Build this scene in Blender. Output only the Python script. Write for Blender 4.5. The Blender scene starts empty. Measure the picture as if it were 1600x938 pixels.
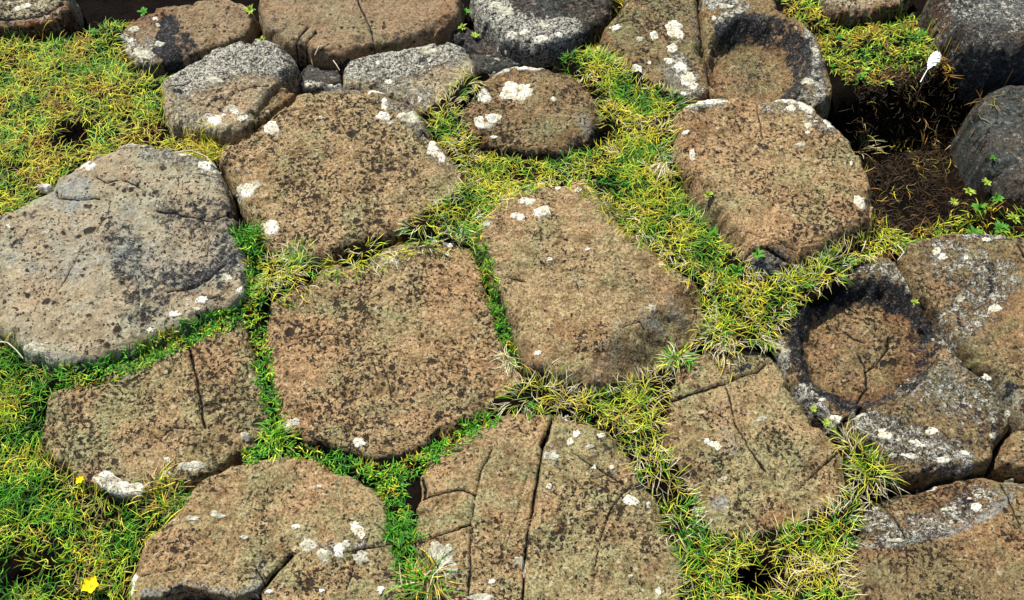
import bpy, math, random
import numpy as np
from mathutils import Vector

rng = np.random.default_rng(7)
random.seed(7)
SC = bpy.context.scene
COL = SC.collection

# ------------------------------------------------------------------ camera, sky, sun, exposure
PITCH = math.radians(58.0); HFOV = math.radians(50.0); CZ = 1.55
cam_d = bpy.data.cameras.new('camera'); cam = bpy.data.objects.new('camera', cam_d); COL.objects.link(cam)
cam.location = (0, 0, CZ); cam.rotation_euler = (math.pi/2 - PITCH, 0, 0)
cam_d.sensor_width = 36; cam_d.sensor_fit = 'HORIZONTAL'; cam_d.angle = HFOV
cam_d.clip_start = 0.05; cam_d.clip_end = 500
SC.camera = cam

SUN_EL = math.radians(58.0); SUN_AZ = math.radians(-38.0)      # azimuth measured from +Y towards +X
w = bpy.data.worlds.new('World'); SC.world = w; w.use_nodes = True
nt = w.node_tree; nt.nodes.clear()
sky = nt.nodes.new('ShaderNodeTexSky'); sky.sky_type = 'NISHITA'; sky.sun_disc = False
sky.sun_elevation = SUN_EL; sky.sun_rotation = SUN_AZ
bg = nt.nodes.new('ShaderNodeBackground'); bg.inputs['Strength'].default_value = 0.08
wo = nt.nodes.new('ShaderNodeOutputWorld')
nt.links.new(sky.outputs[0], bg.inputs[0]); nt.links.new(bg.outputs[0], wo.inputs[0])
sd = bpy.data.lights.new('sun', 'SUN'); sd.energy = 5.0; sd.angle = math.radians(0.5); sd.color = (1.0, 0.96, 0.88)
sun = bpy.data.objects.new('sun', sd); COL.objects.link(sun)
sv = Vector((math.sin(SUN_AZ)*math.cos(SUN_EL), math.cos(SUN_AZ)*math.cos(SUN_EL), math.sin(SUN_EL)))
sun.rotation_euler = sv.to_track_quat('Z', 'Y').to_euler(); sun.location = (0, 0, 5)
SC.view_settings.view_transform = 'Standard'; SC.view_settings.look = 'None'
SC.view_settings.exposure = 0.5; SC.view_settings.gamma = 1.0
SC.cycles.max_bounces = 5; SC.cycles.diffuse_bounces = 2; SC.cycles.glossy_bounces = 2

# ------------------------------------------------------------------ measuring helpers: photo pixel <-> point on the place
PW, PH = 1600.0, 938.0
F = (PW/2)/math.tan(HFOV/2); SP, CP = math.sin(PITCH), math.cos(PITCH)
def unproj(px, py, z):
    px = np.asarray(px, float); py = np.asarray(py, float); z = np.asarray(z, float)
    a = (px-PW/2)/F; b = -(py-PH/2)/F
    t = (z-CZ)/(-SP+b*CP)
    return t*a, t*(CP+b*SP)
def proj(x, y, z):
    dz = z-CZ
    dep = y*CP-dz*SP; u = y*SP+dz*CP
    return PW/2+F*x/dep, PH/2-F*u/dep

def hash2(ix, iy, seed):
    h = (ix.astype(np.int64)*374761393 + iy.astype(np.int64)*668265263 + seed*1442695041) & 0xffffffff
    h = ((h ^ (h >> 13))*1274126177) & 0xffffffff
    h = ((h ^ (h >> 16))*2246822519) & 0xffffffff
    return ((h ^ (h >> 15)) & 0xffffff)/float(0x1000000)
def gnoise(x, y, seed=0):
    ix = np.floor(x); iy = np.floor(y); fx = x-ix; fy = y-iy
    def g(dx, dy):
        a = hash2(ix+dx, iy+dy, seed)*2*np.pi
        return np.cos(a)*(fx-dx)+np.sin(a)*(fy-dy)
    u = fx*fx*fx*(fx*(fx*6-15)+10); v = fy*fy*fy*(fy*(fy*6-15)+10)
    return (g(0, 0)*(1-u)+g(1, 0)*u)*(1-v)+(g(0, 1)*(1-u)+g(1, 1)*u)*v
def fbm(x, y, seed=0, octs=4, rough=0.5):
    s = 0; a = 1.0
    for o in range(octs):
        s = s+a*gnoise(x*2**o+o*17.3, y*2**o-o*9.1, seed+o*31); a *= rough
    return s*1.4
def sstep(a, b, x):
    t = np.clip((x-a)/(b-a), 0, 1); return t*t*(3-2*t)
def dist_line(px, py, pts, closed=False):
    pts = np.asarray(pts, float); n = len(pts); best = np.full(px.shape, 1e9)
    for i in range(n if closed else n-1):
        a = pts[i]; b = pts[(i+1) % n]; d = b-a; L = max(d@d, 1e-12)
        t = np.clip(((px-a[0])*d[0]+(py-a[1])*d[1])/L, 0, 1)
        q = (px-a[0]-t*d[0])**2+(py-a[1]-t*d[1])**2
        np.minimum(best, q, out=best)
    return np.sqrt(best)
def in_poly(px, py, pts):
    pts = np.asarray(pts, float); n = len(pts); c = np.zeros(px.shape, bool)
    for i in range(n):
        x1, y1 = pts[i]; x2, y2 = pts[(i+1) % n]
        if y1 == y2: continue
        c ^= ((y1 > py) != (y2 > py)) & (px < (x2-x1)*(py-y1)/(y2-y1)+x1)
    return c

# ------------------------------------------------------------------ node helpers and materials
class G:
    def __init__(s, name):
        s.m = bpy.data.materials.new(name); s.m.use_nodes = True; s.t = s.m.node_tree; s.t.nodes.clear()
    def n(s, typ, ins=None, **kw):
        o = s.t.nodes.new(typ)
        for k, v in kw.items(): setattr(o, k, v)
        for k, v in (ins or {}).items():
            if isinstance(v, bpy.types.NodeSocket): s.t.links.new(v, o.inputs[k])
            else: o.inputs[k].default_value = v
        return o
    def noise(s, vec, scale, det=3, rough=.5, dist=0.0):
        return s.n('ShaderNodeTexNoise', {'Vector': vec, 'Scale': scale, 'Detail': det, 'Roughness': rough, 'Distortion': dist}).outputs[0]
    def ramp(s, v, a, b, lo=0., hi=1.):
        return s.n('ShaderNodeMapRange', {'Value': v, 'From Min': a, 'From Max': b, 'To Min': lo, 'To Max': hi}).outputs[0]
    def math(s, op, a, b=0., c=0.):
        o = s.t.nodes.new('ShaderNodeMath'); o.operation = op
        for i, v in enumerate((a, b, c)):
            if isinstance(v, bpy.types.NodeSocket): s.t.links.new(v, o.inputs[i])
            else: o.inputs[i].default_value = v
        return o.outputs[0]
    def mix(s, f, a, b, mode='MIX'):
        o = s.t.nodes.new('ShaderNodeMix'); o.data_type = 'RGBA'; o.blend_type = mode
        for i, v in ((0, f), (6, a), (7, b)):
            if isinstance(v, bpy.types.NodeSocket): s.t.links.new(v, o.inputs[i])
            else: o.inputs[i].default_value = v if not isinstance(v, tuple) else (*v, 1.0)
        return o.outputs[2]
    def done(s, col, rough=.8, height=None, dist=.003, strength=1.0, spec=.3, trans=None):
        p = s.n('ShaderNodeBsdfPrincipled', {'Base Color': col, 'Roughness': rough, 'Specular IOR Level': spec})
        if height is not None:
            b = s.n('ShaderNodeBump', {'Height': height, 'Distance': dist, 'Strength': strength})
            s.t.links.new(b.outputs[0], p.inputs['Normal'])
        o = s.n('ShaderNodeOutputMaterial'); s.t.links.new(p.outputs[0], o.inputs[0])
        return s.m
    def coords(s):
        tc = s.n('ShaderNodeTexCoord').outputs['Object']
        r = s.n('ShaderNodeObjectInfo').outputs['Random']
        off = s.n('ShaderNodeVectorMath', {0: (13.1, 7.7, 5.3)}, operation='SCALE')
        s.t.links.new(r, off.inputs['Scale'])
        return s.n('ShaderNodeVectorMath', {0: tc, 1: off.outputs[0]}, operation='ADD').outputs[0]

def stone_material(name, tan, pink, green, brown, pale, pitd=1.0, speck=1.0):
    g = G(name); v = g.coords()
    rnd = g.n('ShaderNodeObjectInfo').outputs['Random']
    rn2 = g.math('FRACT', g.math('MULTIPLY', rnd, 7.31)); rn3 = g.math('FRACT', g.math('MULTIPLY', rnd, 13.7))
    big = g.math('ADD', g.noise(v, 6, 4, .55), g.ramp(rnd, 0, 1, -.09, .09)); big2 = g.math('ADD', g.noise(v, 11, 6, .65, .6), g.ramp(rn2, 0, 1, -.06, .06)); med = g.noise(v, 34, 6, .68, .3)
    fine = g.noise(v, 210, 5, .75); fine2 = g.noise(v, 95, 4, .7)
    A = g.n('ShaderNodeAttribute', attribute_name='mask_a').outputs['Color']
    B = g.n('ShaderNodeAttribute', attribute_name='mask_b').outputs['Color']
    sa = g.n('ShaderNodeSeparateColor', {0: A}); sb = g.n('ShaderNodeSeparateColor', {0: B})
    dark, lich, crack = sa.outputs; worn, rust, moss = sb.outputs
    c = g.mix(g.ramp(big, .38, .62), tan, pink)
    c = g.mix(g.ramp(big2, .44, .62), c, green)
    c = g.mix(g.ramp(med, .50, .34, 0, .75), c, brown)
    c = g.mix(g.math('MULTIPLY', g.ramp(g.math('ADD', worn, g.math('MULTIPLY', big2, 1.6)), 1.05, 1.75), g.ramp(med, .35, .6, .45, .9)), c, (.27, .29, .275))
    rm = g.math('MULTIPLY', rust, g.ramp(med, .3, .55, .35, 1))
    c = g.mix(rm, c, (.17, .065, .02))
    # fine light and dark grain of the rock
    vfine = g.noise(v, 430, 3, .7)
    grain = g.math('ADD', g.math('MULTIPLY', fine, .6), g.math('MULTIPLY', vfine, .4))
    c = g.mix(.95*speck, c, g.mix(g.ramp(grain, .42, .57), (.26, .22, .17), (1.12, 1.12, 1.12)), 'MULTIPLY')
    blot = g.ramp(g.noise(v, 26, 5, .75, 1.2), .44, .33, 0, .6)
    c = g.mix(blot, c, brown)
    c = g.mix(g.ramp(fine2, .58, .66, 0, .5), c, pale)
    c = g.mix(g.ramp(g.noise(v, 60, 5, .8), .60, .68, 0, .5), c, (.42, .20, .07))
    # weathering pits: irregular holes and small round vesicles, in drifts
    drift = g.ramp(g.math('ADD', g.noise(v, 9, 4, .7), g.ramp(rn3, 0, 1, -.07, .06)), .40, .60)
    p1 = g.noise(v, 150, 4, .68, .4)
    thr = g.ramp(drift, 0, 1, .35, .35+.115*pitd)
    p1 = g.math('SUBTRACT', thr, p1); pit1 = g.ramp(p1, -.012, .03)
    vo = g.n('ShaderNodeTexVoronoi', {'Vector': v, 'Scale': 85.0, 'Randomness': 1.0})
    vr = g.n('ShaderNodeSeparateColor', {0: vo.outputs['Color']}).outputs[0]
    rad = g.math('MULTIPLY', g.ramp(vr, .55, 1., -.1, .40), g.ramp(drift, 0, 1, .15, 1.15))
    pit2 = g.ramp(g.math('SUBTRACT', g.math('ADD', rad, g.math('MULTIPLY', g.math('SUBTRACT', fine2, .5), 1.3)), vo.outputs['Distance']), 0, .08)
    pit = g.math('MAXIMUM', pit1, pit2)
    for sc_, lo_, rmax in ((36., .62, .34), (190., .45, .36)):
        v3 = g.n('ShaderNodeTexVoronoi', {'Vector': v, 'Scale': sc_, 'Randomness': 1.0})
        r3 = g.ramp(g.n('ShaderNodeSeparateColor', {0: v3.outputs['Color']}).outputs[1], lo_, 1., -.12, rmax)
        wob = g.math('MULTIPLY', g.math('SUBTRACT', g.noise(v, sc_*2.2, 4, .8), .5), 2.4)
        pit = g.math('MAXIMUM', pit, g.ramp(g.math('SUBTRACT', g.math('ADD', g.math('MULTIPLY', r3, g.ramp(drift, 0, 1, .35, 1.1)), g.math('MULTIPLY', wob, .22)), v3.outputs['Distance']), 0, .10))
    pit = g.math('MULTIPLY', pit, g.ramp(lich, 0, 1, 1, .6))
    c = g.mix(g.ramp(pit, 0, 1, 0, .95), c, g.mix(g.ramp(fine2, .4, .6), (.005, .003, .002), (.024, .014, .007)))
    # pale crust
    ln = g.noise(v, 85, 7, .8, .5)
    lm = g.ramp(g.math('ADD', g.math('MULTIPLY', lich, 1.0), g.math('MULTIPLY', ln, 1.9)), 1.32, 1.42)
    lcol = g.mix(g.ramp(grain, .44, .55), (.045, .042, .035), (.56, .54, .44))
    lb = g.ramp(g.noise(v, 115, 4, .7, .4), .46, .41)
    lcol = g.mix(lb, lcol, (.016, .015, .013))
    c = g.mix(g.math('MULTIPLY', lm, .92), c, lcol)
    # black crust on damp rims, and shade painted on some stone sides
    dn = g.noise(v, 60, 7, .8, .5)
    dm = g.ramp(g.math('ADD', g.math('MULTIPLY', dark, .9), g.math('MULTIPLY', dn, 1.8)), 1.27, 1.43)
    dcol = g.mix(g.ramp(grain, .53, .62), (.004, .005, .007), (.15, .165, .18))
    c = g.mix(g.math('MULTIPLY', dm, .95), c, dcol)
    mm = g.ramp(g.math('ADD', moss, g.math('MULTIPLY', dn, 1.0)), 1.0, 1.25)
    c = g.mix(mm, c, (.10, .13, .02))
    cm = g.ramp(g.math('ADD', crack, g.math('MULTIPLY', fine2, .5)), .55, .85)
    c = g.mix(cm, c, (.008, .006, .005))
    h = g.math('ADD', g.math('MULTIPLY', med, .75), g.math('MULTIPLY', fine, .34))
    h = g.math('ADD', h, g.math('MULTIPLY', fine2, .28))
    h = g.math('SUBTRACT', h, g.math('MULTIPLY', pit, .8))
    h = g.math('ADD', h, g.math('MULTIPLY', lm, .22)); h = g.math('ADD', h, g.math('MULTIPLY', vfine, .25))
    return g.done(c, .82, h, .0062, 1.0, .25)

M = {}
M['tan'] = stone_material('tan_basalt', (.392, .286, .145), (.428, .272, .134), (.312, .292, .140), (.135, .078, .025), (.62, .52, .33))
M['brown'] = stone_material('brown_basalt', (.270, .192, .092), (.325, .196, .090), (.222, .200, .092), (.095, .058, .022), (.52, .46, .30))
M['smooth'] = stone_material('smooth_brown_basalt', (.290, .215, .125), (.320, .212, .115), (.250, .215, .115), (.160, .105, .048), (.42, .35, .22), .35, .8)
M['grey'] = stone_material('grey_basalt', (.430, .355, .225), (.440, .325, .190), (.370, .345, .225), (.170, .115, .055), (.68, .63, .47))
M['beige'] = stone_material('beige_grey_basalt', (.385, .322, .205), (.405, .305, .190), (.330, .312, .215), (.200, .145, .075), (.56, .52, .40), .55, .55)
M['slate'] = stone_material('slate_basalt', (.052, .056, .060), (.115, .090, .062), (.050, .064, .058), (.018, .018, .018), (.34, .35, .30))

g = G('white_lichen'); v = g.coords()
f1 = g.noise(v, 260, 4, .7); f2 = g.noise(v, 70, 4, .6)
c = g.mix(g.ramp(f2, .4, .62), (.56, .51, .36), (.76, .74, .66)); c = g.mix(g.ramp(f1, .49, .38), c, (.14, .12, .08))
M['lichen'] = g.done(c, .9, g.math('ADD', f1, f2), .003, .8, .1)
g = G('grey_lichen'); v = g.coords()
f1 = g.noise(v, 230, 4, .7); f2 = g.noise(v, 80, 5, .7)
c = g.mix(g.ramp(f2, .38, .6), (.30, .28, .19), (.60, .58, .46)); c = g.mix(g.ramp(f1, .48, .34), c, (.08, .065, .04))
M['lichen_grey'] = g.done(c, .9, g.math('ADD', f1, f2), .004, .8, .1)
g = G('soil'); v = g.n('ShaderNodeTexCoord').outputs['Object']
f1 = g.noise(v, 120, 6, .75, .5); f2 = g.noise(v, 14, 5, .6); f3 = g.noise(v, .7, 3, .5)
c = g.mix(g.ramp(f1, .38, .66), (.003, .002, .001), (.009, .005, .0025)); c = g.mix(g.ramp(f2, .45, .65, 0, .4), c, (.02, .011, .005))  # peaty tone pushed near black to carry the shade of hole and gaps
far = g.n('ShaderNodeVectorMath', {0: v}, operation='LENGTH').outputs['Value']
c = g.mix(g.ramp(far, 2.6, 4.2), c, g.mix(g.ramp(f1, .4, .6), (.05, .08, .012), (.16, .17, .03)))
M['soil'] = g.done(c, .95, g.math('ADD', f1, f2), .012, 1.0, .1)
def leaf_mat(name, rough=.55, spec=.25):
    g = G(name); a = g.n('ShaderNodeAttribute', attribute_name='tint').outputs['Color']
    p = g.n('ShaderNodeBsdfPrincipled', {'Base Color': a, 'Roughness': rough, 'Specular IOR Level': spec})
    t = g.n('ShaderNodeBsdfTranslucent', {'Color': a}); mx = g.n('ShaderNodeMixShader', {0: .22})
    g.t.links.new(p.outputs[0], mx.inputs[1]); g.t.links.new(t.outputs[0], mx.inputs[2])
    o = g.n('ShaderNodeOutputMaterial'); g.t.links.new(mx.outputs[0], o.inputs[0]); return g.m
M['grass'] = leaf_mat('grass_blade')
def flat(name, a, b, rough=.6, sc=90):
    g = G(name); v = g.coords(); return g.done(g.mix(g.ramp(g.noise(v, sc, 3), .35, .65), a, b), rough, g.noise(v, sc*2, 2), .001, .5, .2)
M['petal'] = flat('yellow_petal', (.85, .62, .01), (.95, .75, .02), .4)
M['petal_eye'] = flat('flower_centre', (.62, .36, .01), (.8, .5, .02))
M['feather'] = flat('white_feather_vane', (.80, .82, .86), (.93, .94, .96))
M['quill'] = flat('feather_quill', (.85, .85, .82), (.93, .92, .9))
M['leaf_green'] = flat('green_leaf', (.05, .20, .02), (.12, .32, .03), .5)
M['leaf_lime'] = flat('lime_leaf', (.22, .36, .04), (.40, .48, .06), .5)
M['leaf_grey'] = flat('grey_green_leaf', (.20, .28, .14), (.38, .44, .26), .6)
M['twig'] = flat('dry_twig', (.45, .38, .26), (.62, .56, .44), .8)

def mesh_obj(name, verts, faces, mat, parent=None, smooth=True, attrs=None):
    me = bpy.data.meshes.new(name); verts = np.asarray(verts, np.float32)
    faces = np.asarray(faces, np.int32); k = faces.shape[1]; nf = len(faces)
    me.vertices.add(len(verts)); me.vertices.foreach_set('co', verts.ravel())
    me.loops.add(nf*k); me.loops.foreach_set('vertex_index', faces.ravel())
    me.polygons.add(nf); me.polygons.foreach_set('loop_start', np.arange(0, nf*k, k, dtype=np.int32))
    if smooth: me.polygons.foreach_set('use_smooth', np.ones(nf, bool))
    me.materials.append(mat); me.update(calc_edges=True)
    for an, arr in (attrs or {}).items():
        at = me.attributes.new(an, 'FLOAT_COLOR', 'POINT')
        a4 = np.ones((len(verts), 4), np.float32); a4[:, :3] = arr
        at.data.foreach_set('color', a4.ravel())
    o = bpy.data.objects.new(name, me); COL.objects.link(o)
    if parent is not None: o.parent = parent
    return o
def tag(o, label, cat, group=None, kind=None):
    if label: o['label'] = label
    if cat: o['category'] = cat
    if group: o['group'] = group
    if kind: o['kind'] = kind
    return o

# ------------------------------------------------------------------ the basalt columns
#DEFS_BEGIN
S = []
def stone(key, label, mat, zl, zt, R, out, masks=(), cracks=(), feats=None, lich=(), glich=(), rough=1.0, ptop=None):
    zt = zl+(zt-zl)*(.52 if key in 'EQ' else .46); R *= .62
    masks = list(masks)+[('lich', [(l[0], l[1])], max(l[2], l[3])*1.7, .46) for l in lich if l[2] > 7]
    S.append(dict(key=key, label=label, mat=mat, zl=zl, zt=zt, R=R, out=out, masks=masks, cracks=cracks, feats=feats,
                  lich=lich, glich=glich, rough=rough))
def ell(px, py, cx, cy, rx, ry, a=0):
    a = math.radians(a); dx = px-cx; dy = py-cy
    return np.sqrt(((dx*math.cos(a)+dy*math.sin(a))/rx)**2+((-dx*math.sin(a)+dy*math.cos(a))/ry)**2)
def bowl(cx, cy, rx, ry, depth, a=0, e=.72):
    return lambda px, py: -depth*(1-sstep(e, 1.08, ell(px, py, cx, cy, rx, ry, a)+.06*fbm(px/30, py/30, 5)))
def ring(cx, cy, rx, ry, a0, a1, n=10):
    return [(cx+rx*math.cos(math.radians(a0+(a1-a0)*i/n)), cy+ry*math.sin(math.radians(a0+(a1-a0)*i/n))) for i in range(n+1)]
def slope(x0, y0, dx, dy, k, cap=1e9, soft=10):       # falls away beyond the line through x0,y0 with normal dx,dy
    L = math.hypot(dx, dy)
    def f(px, py):
        s = ((px-x0)*dx+(py-y0)*dy)/L; s = np.clip(s, -500, cap)
        return -k*soft*np.logaddexp(0, s/soft)
    return f
def step(line, side, depth, soft=6):                  # polygon side lower than the rest
    return lambda px, py: -depth*np.where(in_poly(px+5*gnoise(px/18, py/18, 3), py+5*gnoise(px/18, py/18, 9), side), sstep(0, soft, dist_line(px, py, line)), 0)

stone('A', 'large grey column, cracked and dark stained, at the left edge beside the narrow black gap', 'beige', .0, .055, .035,
 [(-90,400),(-60,350),(-10,332),(27,314),(60,300),(85,293),(92,268),(130,250),(150,240),(191,223),(218,220),(252,227),(297,237),(328,247),(341,262),(353,300),(362,330),(369,361),(379,392),(393,425),(393,452),(369,474),(317,494),(293,508),(218,542),(171,556),(143,564),(102,573),(78,567),(51,556),(31,542),(8,520),(-40,500),(-80,450)],
 masks=[('dark',[(259,440),(297,440),(328,425),(351,400),(368,385)],15,.62),('dark',[(190,380),(215,430),(215,480),(270,440),(330,430),(372,380),(355,335),(280,345)],46,.50),('worn',[(200,400),(300,420),(360,380)],44,.55),('dark',[(210,405),(215,440),(207,480)],20,.46),('dark',[(240,335),(300,345),(360,330)],9,.45),
  ('dark',[(15,380),(30,378)],12,.5),('dark',[(30,340),(75,328)],9,.42),('dark',[(385,430),(392,455)],14,.7),('dark',[(345,345),(372,372)],14,.5),
  ('lich',[(230,232),(320,250),(345,280)],26,.42),('lich',[(250,330),(345,340)],16,.35),('lich',[(215,455),(250,460)],20,.3),('worn',[(60,420),(130,420),(150,400)],40,.5),('worn',[(120,290),(110,310)],28,.8),('worn',[(30,400),(70,370),(200,350)],30,.4),
  ('worn',[(40,545),(100,562),(140,560)],9,.7),('lich',[(35,545),(70,560)],14,.6),('rust',[(100,420),(60,470)],16,.15)],
 cracks=[([(87,296),(90,307),(123,312),(155,309)],1.6,.006),([(246,331),(273,330),(297,337),(328,342),(358,332)],2.2,.006),([(150,276),(165,283),(190,280),(220,294),(240,307)],1.6,.004),
  ([(171,312),(168,334),(153,361),(126,392),(103,436),(82,467)],1.2,.002),([(259,457),(297,450),(328,433),(352,412)],1.6,.005),([(318,345),(325,370),(322,400)],1.5,.003),([(215,440),(218,470),(213,505)],1.6,.003),
  ([(317,470),(345,462),(360,445)],1.4,.003)],
 feats=[slope(60,535,-.5,1,.00025,80,14), slope(120,290,-.8,-.6,.00012,60,10)],
 lich=[(325,259,17,10),(137,260,14,8),(72,295,16,5),(275,491,11,6),(316,469,11,7),(375,455,6,6),(290,242,12,3),(310,490,6,4),(235,516,7,4),(14,354,4,3),(205,224,14,3)],
 glich=[(52,545,20,11),(355,435,9,7),(232,228,14,5)])
stone('B', 'low five-sided brown column with one long straight crack, lower left beside the turf', 'tan', -.02, .030, .02,
 [(388,496),(341,508),(293,528),(246,545),(184,571),(136,592),(98,604),(78,618),(70,645),(65,675),(68,696),(84,720),(116,741),(136,754),(171,773),(198,782),(228,779),(262,766),(307,750),(340,732),(369,710),(409,686),(422,668),(420,645),(407,598),(398,560),(390,522)],
 masks=[('rust',[(330,620),(400,640)],30,.22),('lich',[(280,742),(330,725)],12,.35),('dark',[(270,766),(330,742),(400,700)],5,.5)],  # thin dark line paints the shadow under the front edge
 cracks=[([(292,528),(300,562),(309,600),(313,628),(316,650),(319,669)],2.6,.01),([(317,637),(345,628),(372,624),(400,622)],1.5,.004),([(239,683),(252,683),(273,669),(307,671)],1.5,.004),([(230,672),(246,684),(256,692)],1.2,.003)],
 feats=[slope(270,700,.3,1,.00008,90,15)],
 lich=[(178,758,34,14,22),(212,765,14,10)], glich=[(300,729,26,8,-8),(262,719,6,5),(262,742,12,6),(385,684,9,7)])
stone('C', 'broad mottled tan column behind the central one, white lichen along its back rim', 'tan', .0, .055, .03,
 [(352,228),(372,214),(390,208),(424,184),(450,160),(463,147),(509,136),(543,134),(581,140),(608,147),(642,164),(659,182),(670,211),(697,226),(717,252),(728,280),(711,305),(670,332),(629,356),(581,380),(540,394),(502,406),(472,410),(444,402),(412,380),(400,352),(385,328),(370,298),(355,265),(347,244)],
 masks=[('dark',[(560,165),(600,175)],24,.28),('lich',[(600,150),(655,175),(665,205)],22,.4),('worn',[(635,180),(660,200)],18,.6),('lich',[(680,235),(695,255)],16,.35),('lich',[(385,295),(378,270)],16,.3),('rust',[(480,300),(420,260)],20,.12),('lich',[(490,135),(560,137)],8,.5),('green',[(450,185),(500,180)],25,.0)],
 cracks=[([(425,184),(450,172),(480,170)],1.2,.003),([(672,212),(662,204),(655,212)],1.5,.004)],
 feats=[slope(690,240,.9,.1,.00035,60,12)],
 lich=[(423,199,12,11),(598,181,12,7),(601,163,6,10),(678,232,8,14),(690,247,7,9),(501,184,4,3),(386,298,14,11),(423,356,14,13),(520,136,17,4),(590,144,18,4),(672,236,5,7)],
 glich=[(400,290,8,8),(640,185,18,10),(375,305,8,12),(610,192,7,4)])
stone('D', 'wide tan column with many small dark pits in the middle, ringed by thin green seams', 'tan', -.012, .040, .028,
 [(415,478),(422,468),(434,457),(479,436),(502,421),(547,410),(588,396),(615,383),(650,374),(680,371),(700,371),(722,378),(737,395),(752,426),(762,457),(772,490),(783,518),(792,545),(806,572),(818,598),(808,612),(789,624),(758,644),(717,664),(690,684),(656,702),(622,717),(595,720),(567,713),(533,701),(492,690),(458,678),(442,668),(434,640),(428,610),(420,583),(414,548),(413,510)],
 masks=[('dark',[(560,520),(600,540)],40,.14),('worn',[(560,545),(550,560)],16,.4),('lich',[(600,400),(640,408)],12,.35),('dark',[(720,595),(690,560),(740,560)],38,.18),('rust',[(590,705),(650,700)],16,.4),('green',[(425,600),(440,660)],10,.2)],
 cracks=[([(451,530),(492,525),(520,525),(553,531)],1.3,.003),([(574,559),(602,554),(625,549)],1.2,.002),([(595,566),(605,590),(612,612)],1.2,.003),([(597,633),(620,634),(640,634)],1.2,.003)],
 feats=[lambda px, py: .008*np.exp(-ell(px, py, 560, 500, 150, 100)**2), slope(770,600,.8,.7,.0002,60,12)],
 lich=[(561,692,10,8),(677,375,11,4,20),(702,383,9,5),(699,397,4,3),(642,398,4,3)], glich=[(612,408,20,6,12),(460,660,10,7),(445,672,12,8)])
stone('E', 'tall rounded column with a steep rim, between the long grass channel and the dark hole', 'tan', -.015, .100, .038,
 [(1054,178),(1073,164),(1101,153),(1148,147),(1179,154),(1200,155),(1231,151),(1258,156),(1282,170),(1299,188),(1327,210),(1339,238),(1352,263),(1363,290),(1368,318),(1366,338),(1366,354),(1330,377),(1293,398),(1248,417),(1215,431),(1192,437),(1175,426),(1158,402),(1150,380),(1125,350),(1097,315),(1072,282),(1052,262),(1046,240),(1050,212)],
 masks=[('dark',[(1366,345),(1300,390),(1240,415)],9,.45),('lich',[(1200,160),(1260,165),(1300,195)],20,.45),('lich',[(1085,165),(1130,155)],14,.5),('rust',[(1065,215),(1090,200)],22,.4),('worn',[(1185,408),(1225,405)],22,.9),('dark',[(1290,350),(1240,355)],14,.3),('lich',[(1195,400),(1225,420)],18,.4),('rust',[(1330,360),(1250,400)],10,.35)],  # first dark band paints the shaded side at lower right
 cracks=[([(1182,158),(1188,190),(1192,212)],1.6,.004),([(1160,392),(1195,386),(1235,398),(1245,408)],2.2,.008),([(1140,352),(1190,372),(1245,385),(1310,372),(1360,345)],1.2,.002)],
 feats=[lambda px, py: -.018*sstep(0, 30, (py-385)+.35*(px-1190))*np.where(px < 1250, 1, 0), slope(1300,370,.45,.9,.0005,50,8)],
 lich=[(1107,160,27,6,-8),(1262,168,15,8,25),(1236,169,9,6),(1297,193,10,9),(1263,197,7,6),(1262,208,5,3),(1082,244,5,10),(1071,208,6,3),(1330,256,3,4),(1343,316,9,13,-35),(1222,157,14,4),(1245,160,12,4)],
 glich=[(1250,160,26,5),(1085,165,18,4),(1250,226,9,4)])
stone('F', 'big column with a sloping front corner and three pale lichen rings near its back', 'tan', -.02, .105, .03,
 [(742,352),(752,335),(775,315),(805,298),(841,290),(880,284),(916,281),(935,294),(954,317),(971,350),(1002,368),(1032,392),(1063,411),(1093,421),(1106,446),(1110,481),(1104,513),(1078,540),(1042,564),(1000,586),(971,600),(944,611),(916,609),(882,600),(852,586),(824,572),(814,549),(800,515),(787,487),(776,460),(764,430),(752,400),(740,378)],
 masks=[('worn',[(910,445),(955,480),(965,500)],16,.4),('worn',[(965,505),(970,520),(962,535)],14,.45),('worn',[(1005,490),(1035,495)],12,.7),('worn',[(945,545),(940,580)],16,.5),('worn',[(1050,460),(1070,470)],16,.6),('worn',[(830,445),(900,440)],10,.4),('dark',[(985,555),(1065,510)],36,.38),('green',[(1030,540),(990,575)],16,.2),('rust',[(880,530),(850,560)],30,.25),('lich',[(770,335),(800,310)],14,.2)],  # dark mask paints shade over brown weathering on the sloping corner
 cracks=[([(773,432),(800,432),(822,436)],1.6,.004),([(973,508),(990,500),(1000,495),(1009,503)],1.5,.004),([(900,440),(905,452)],2,.004)],
 feats=[slope(1008,490,.62,.80,.00080,120,4), slope(950,560,1,.30,.00030,110,4), slope(850,560,-.3,1,.00022,70,12), lambda px, py: .006*gnoise(px/70-.5*py/70, py/26, 77)],
 lich=[(824,315,16,6,-5),(847,330,16,9,-8),(809,340,13,7),(858,405,6,3),(872,293,5,5),(904,297,6,4),(841,552,6,4),(918,390,5,3)], glich=[(1020,480,10,6),(760,350,8,5)])
stone('G', 'small round column with large cream lichen patches, set in grass behind', 'brown', -.02, .055, .035,
 [(717,172),(735,150),(752,128),(780,112),(800,104),(831,100),(865,105),(893,118),(918,136),(934,160),(941,191),(932,212),(912,228),(884,243),(848,243),(800,238),(762,231),(738,219),(720,198)],
 masks=[('rust',[(735,205),(745,220)],22,.9),('lich',[(790,110),(850,105),(880,115)],14,.35),('worn',[(912,190),(920,205)],14,.6),('dark',[(900,225),(932,205)],14,.5),('rust',[(860,230),(890,215)],14,.4)],  # dark mask paints the shade on the right side
 lich=[(824,106,26,6),(806,143,27,16,-5),(755,150,13,12),(737,153,5,4),(750,193,10,11),(770,187,12,8),(772,216,6,3),(780,186,5,4)], glich=[(782,112,18,5),(762,196,12,6),(865,155,5,4)])
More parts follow.
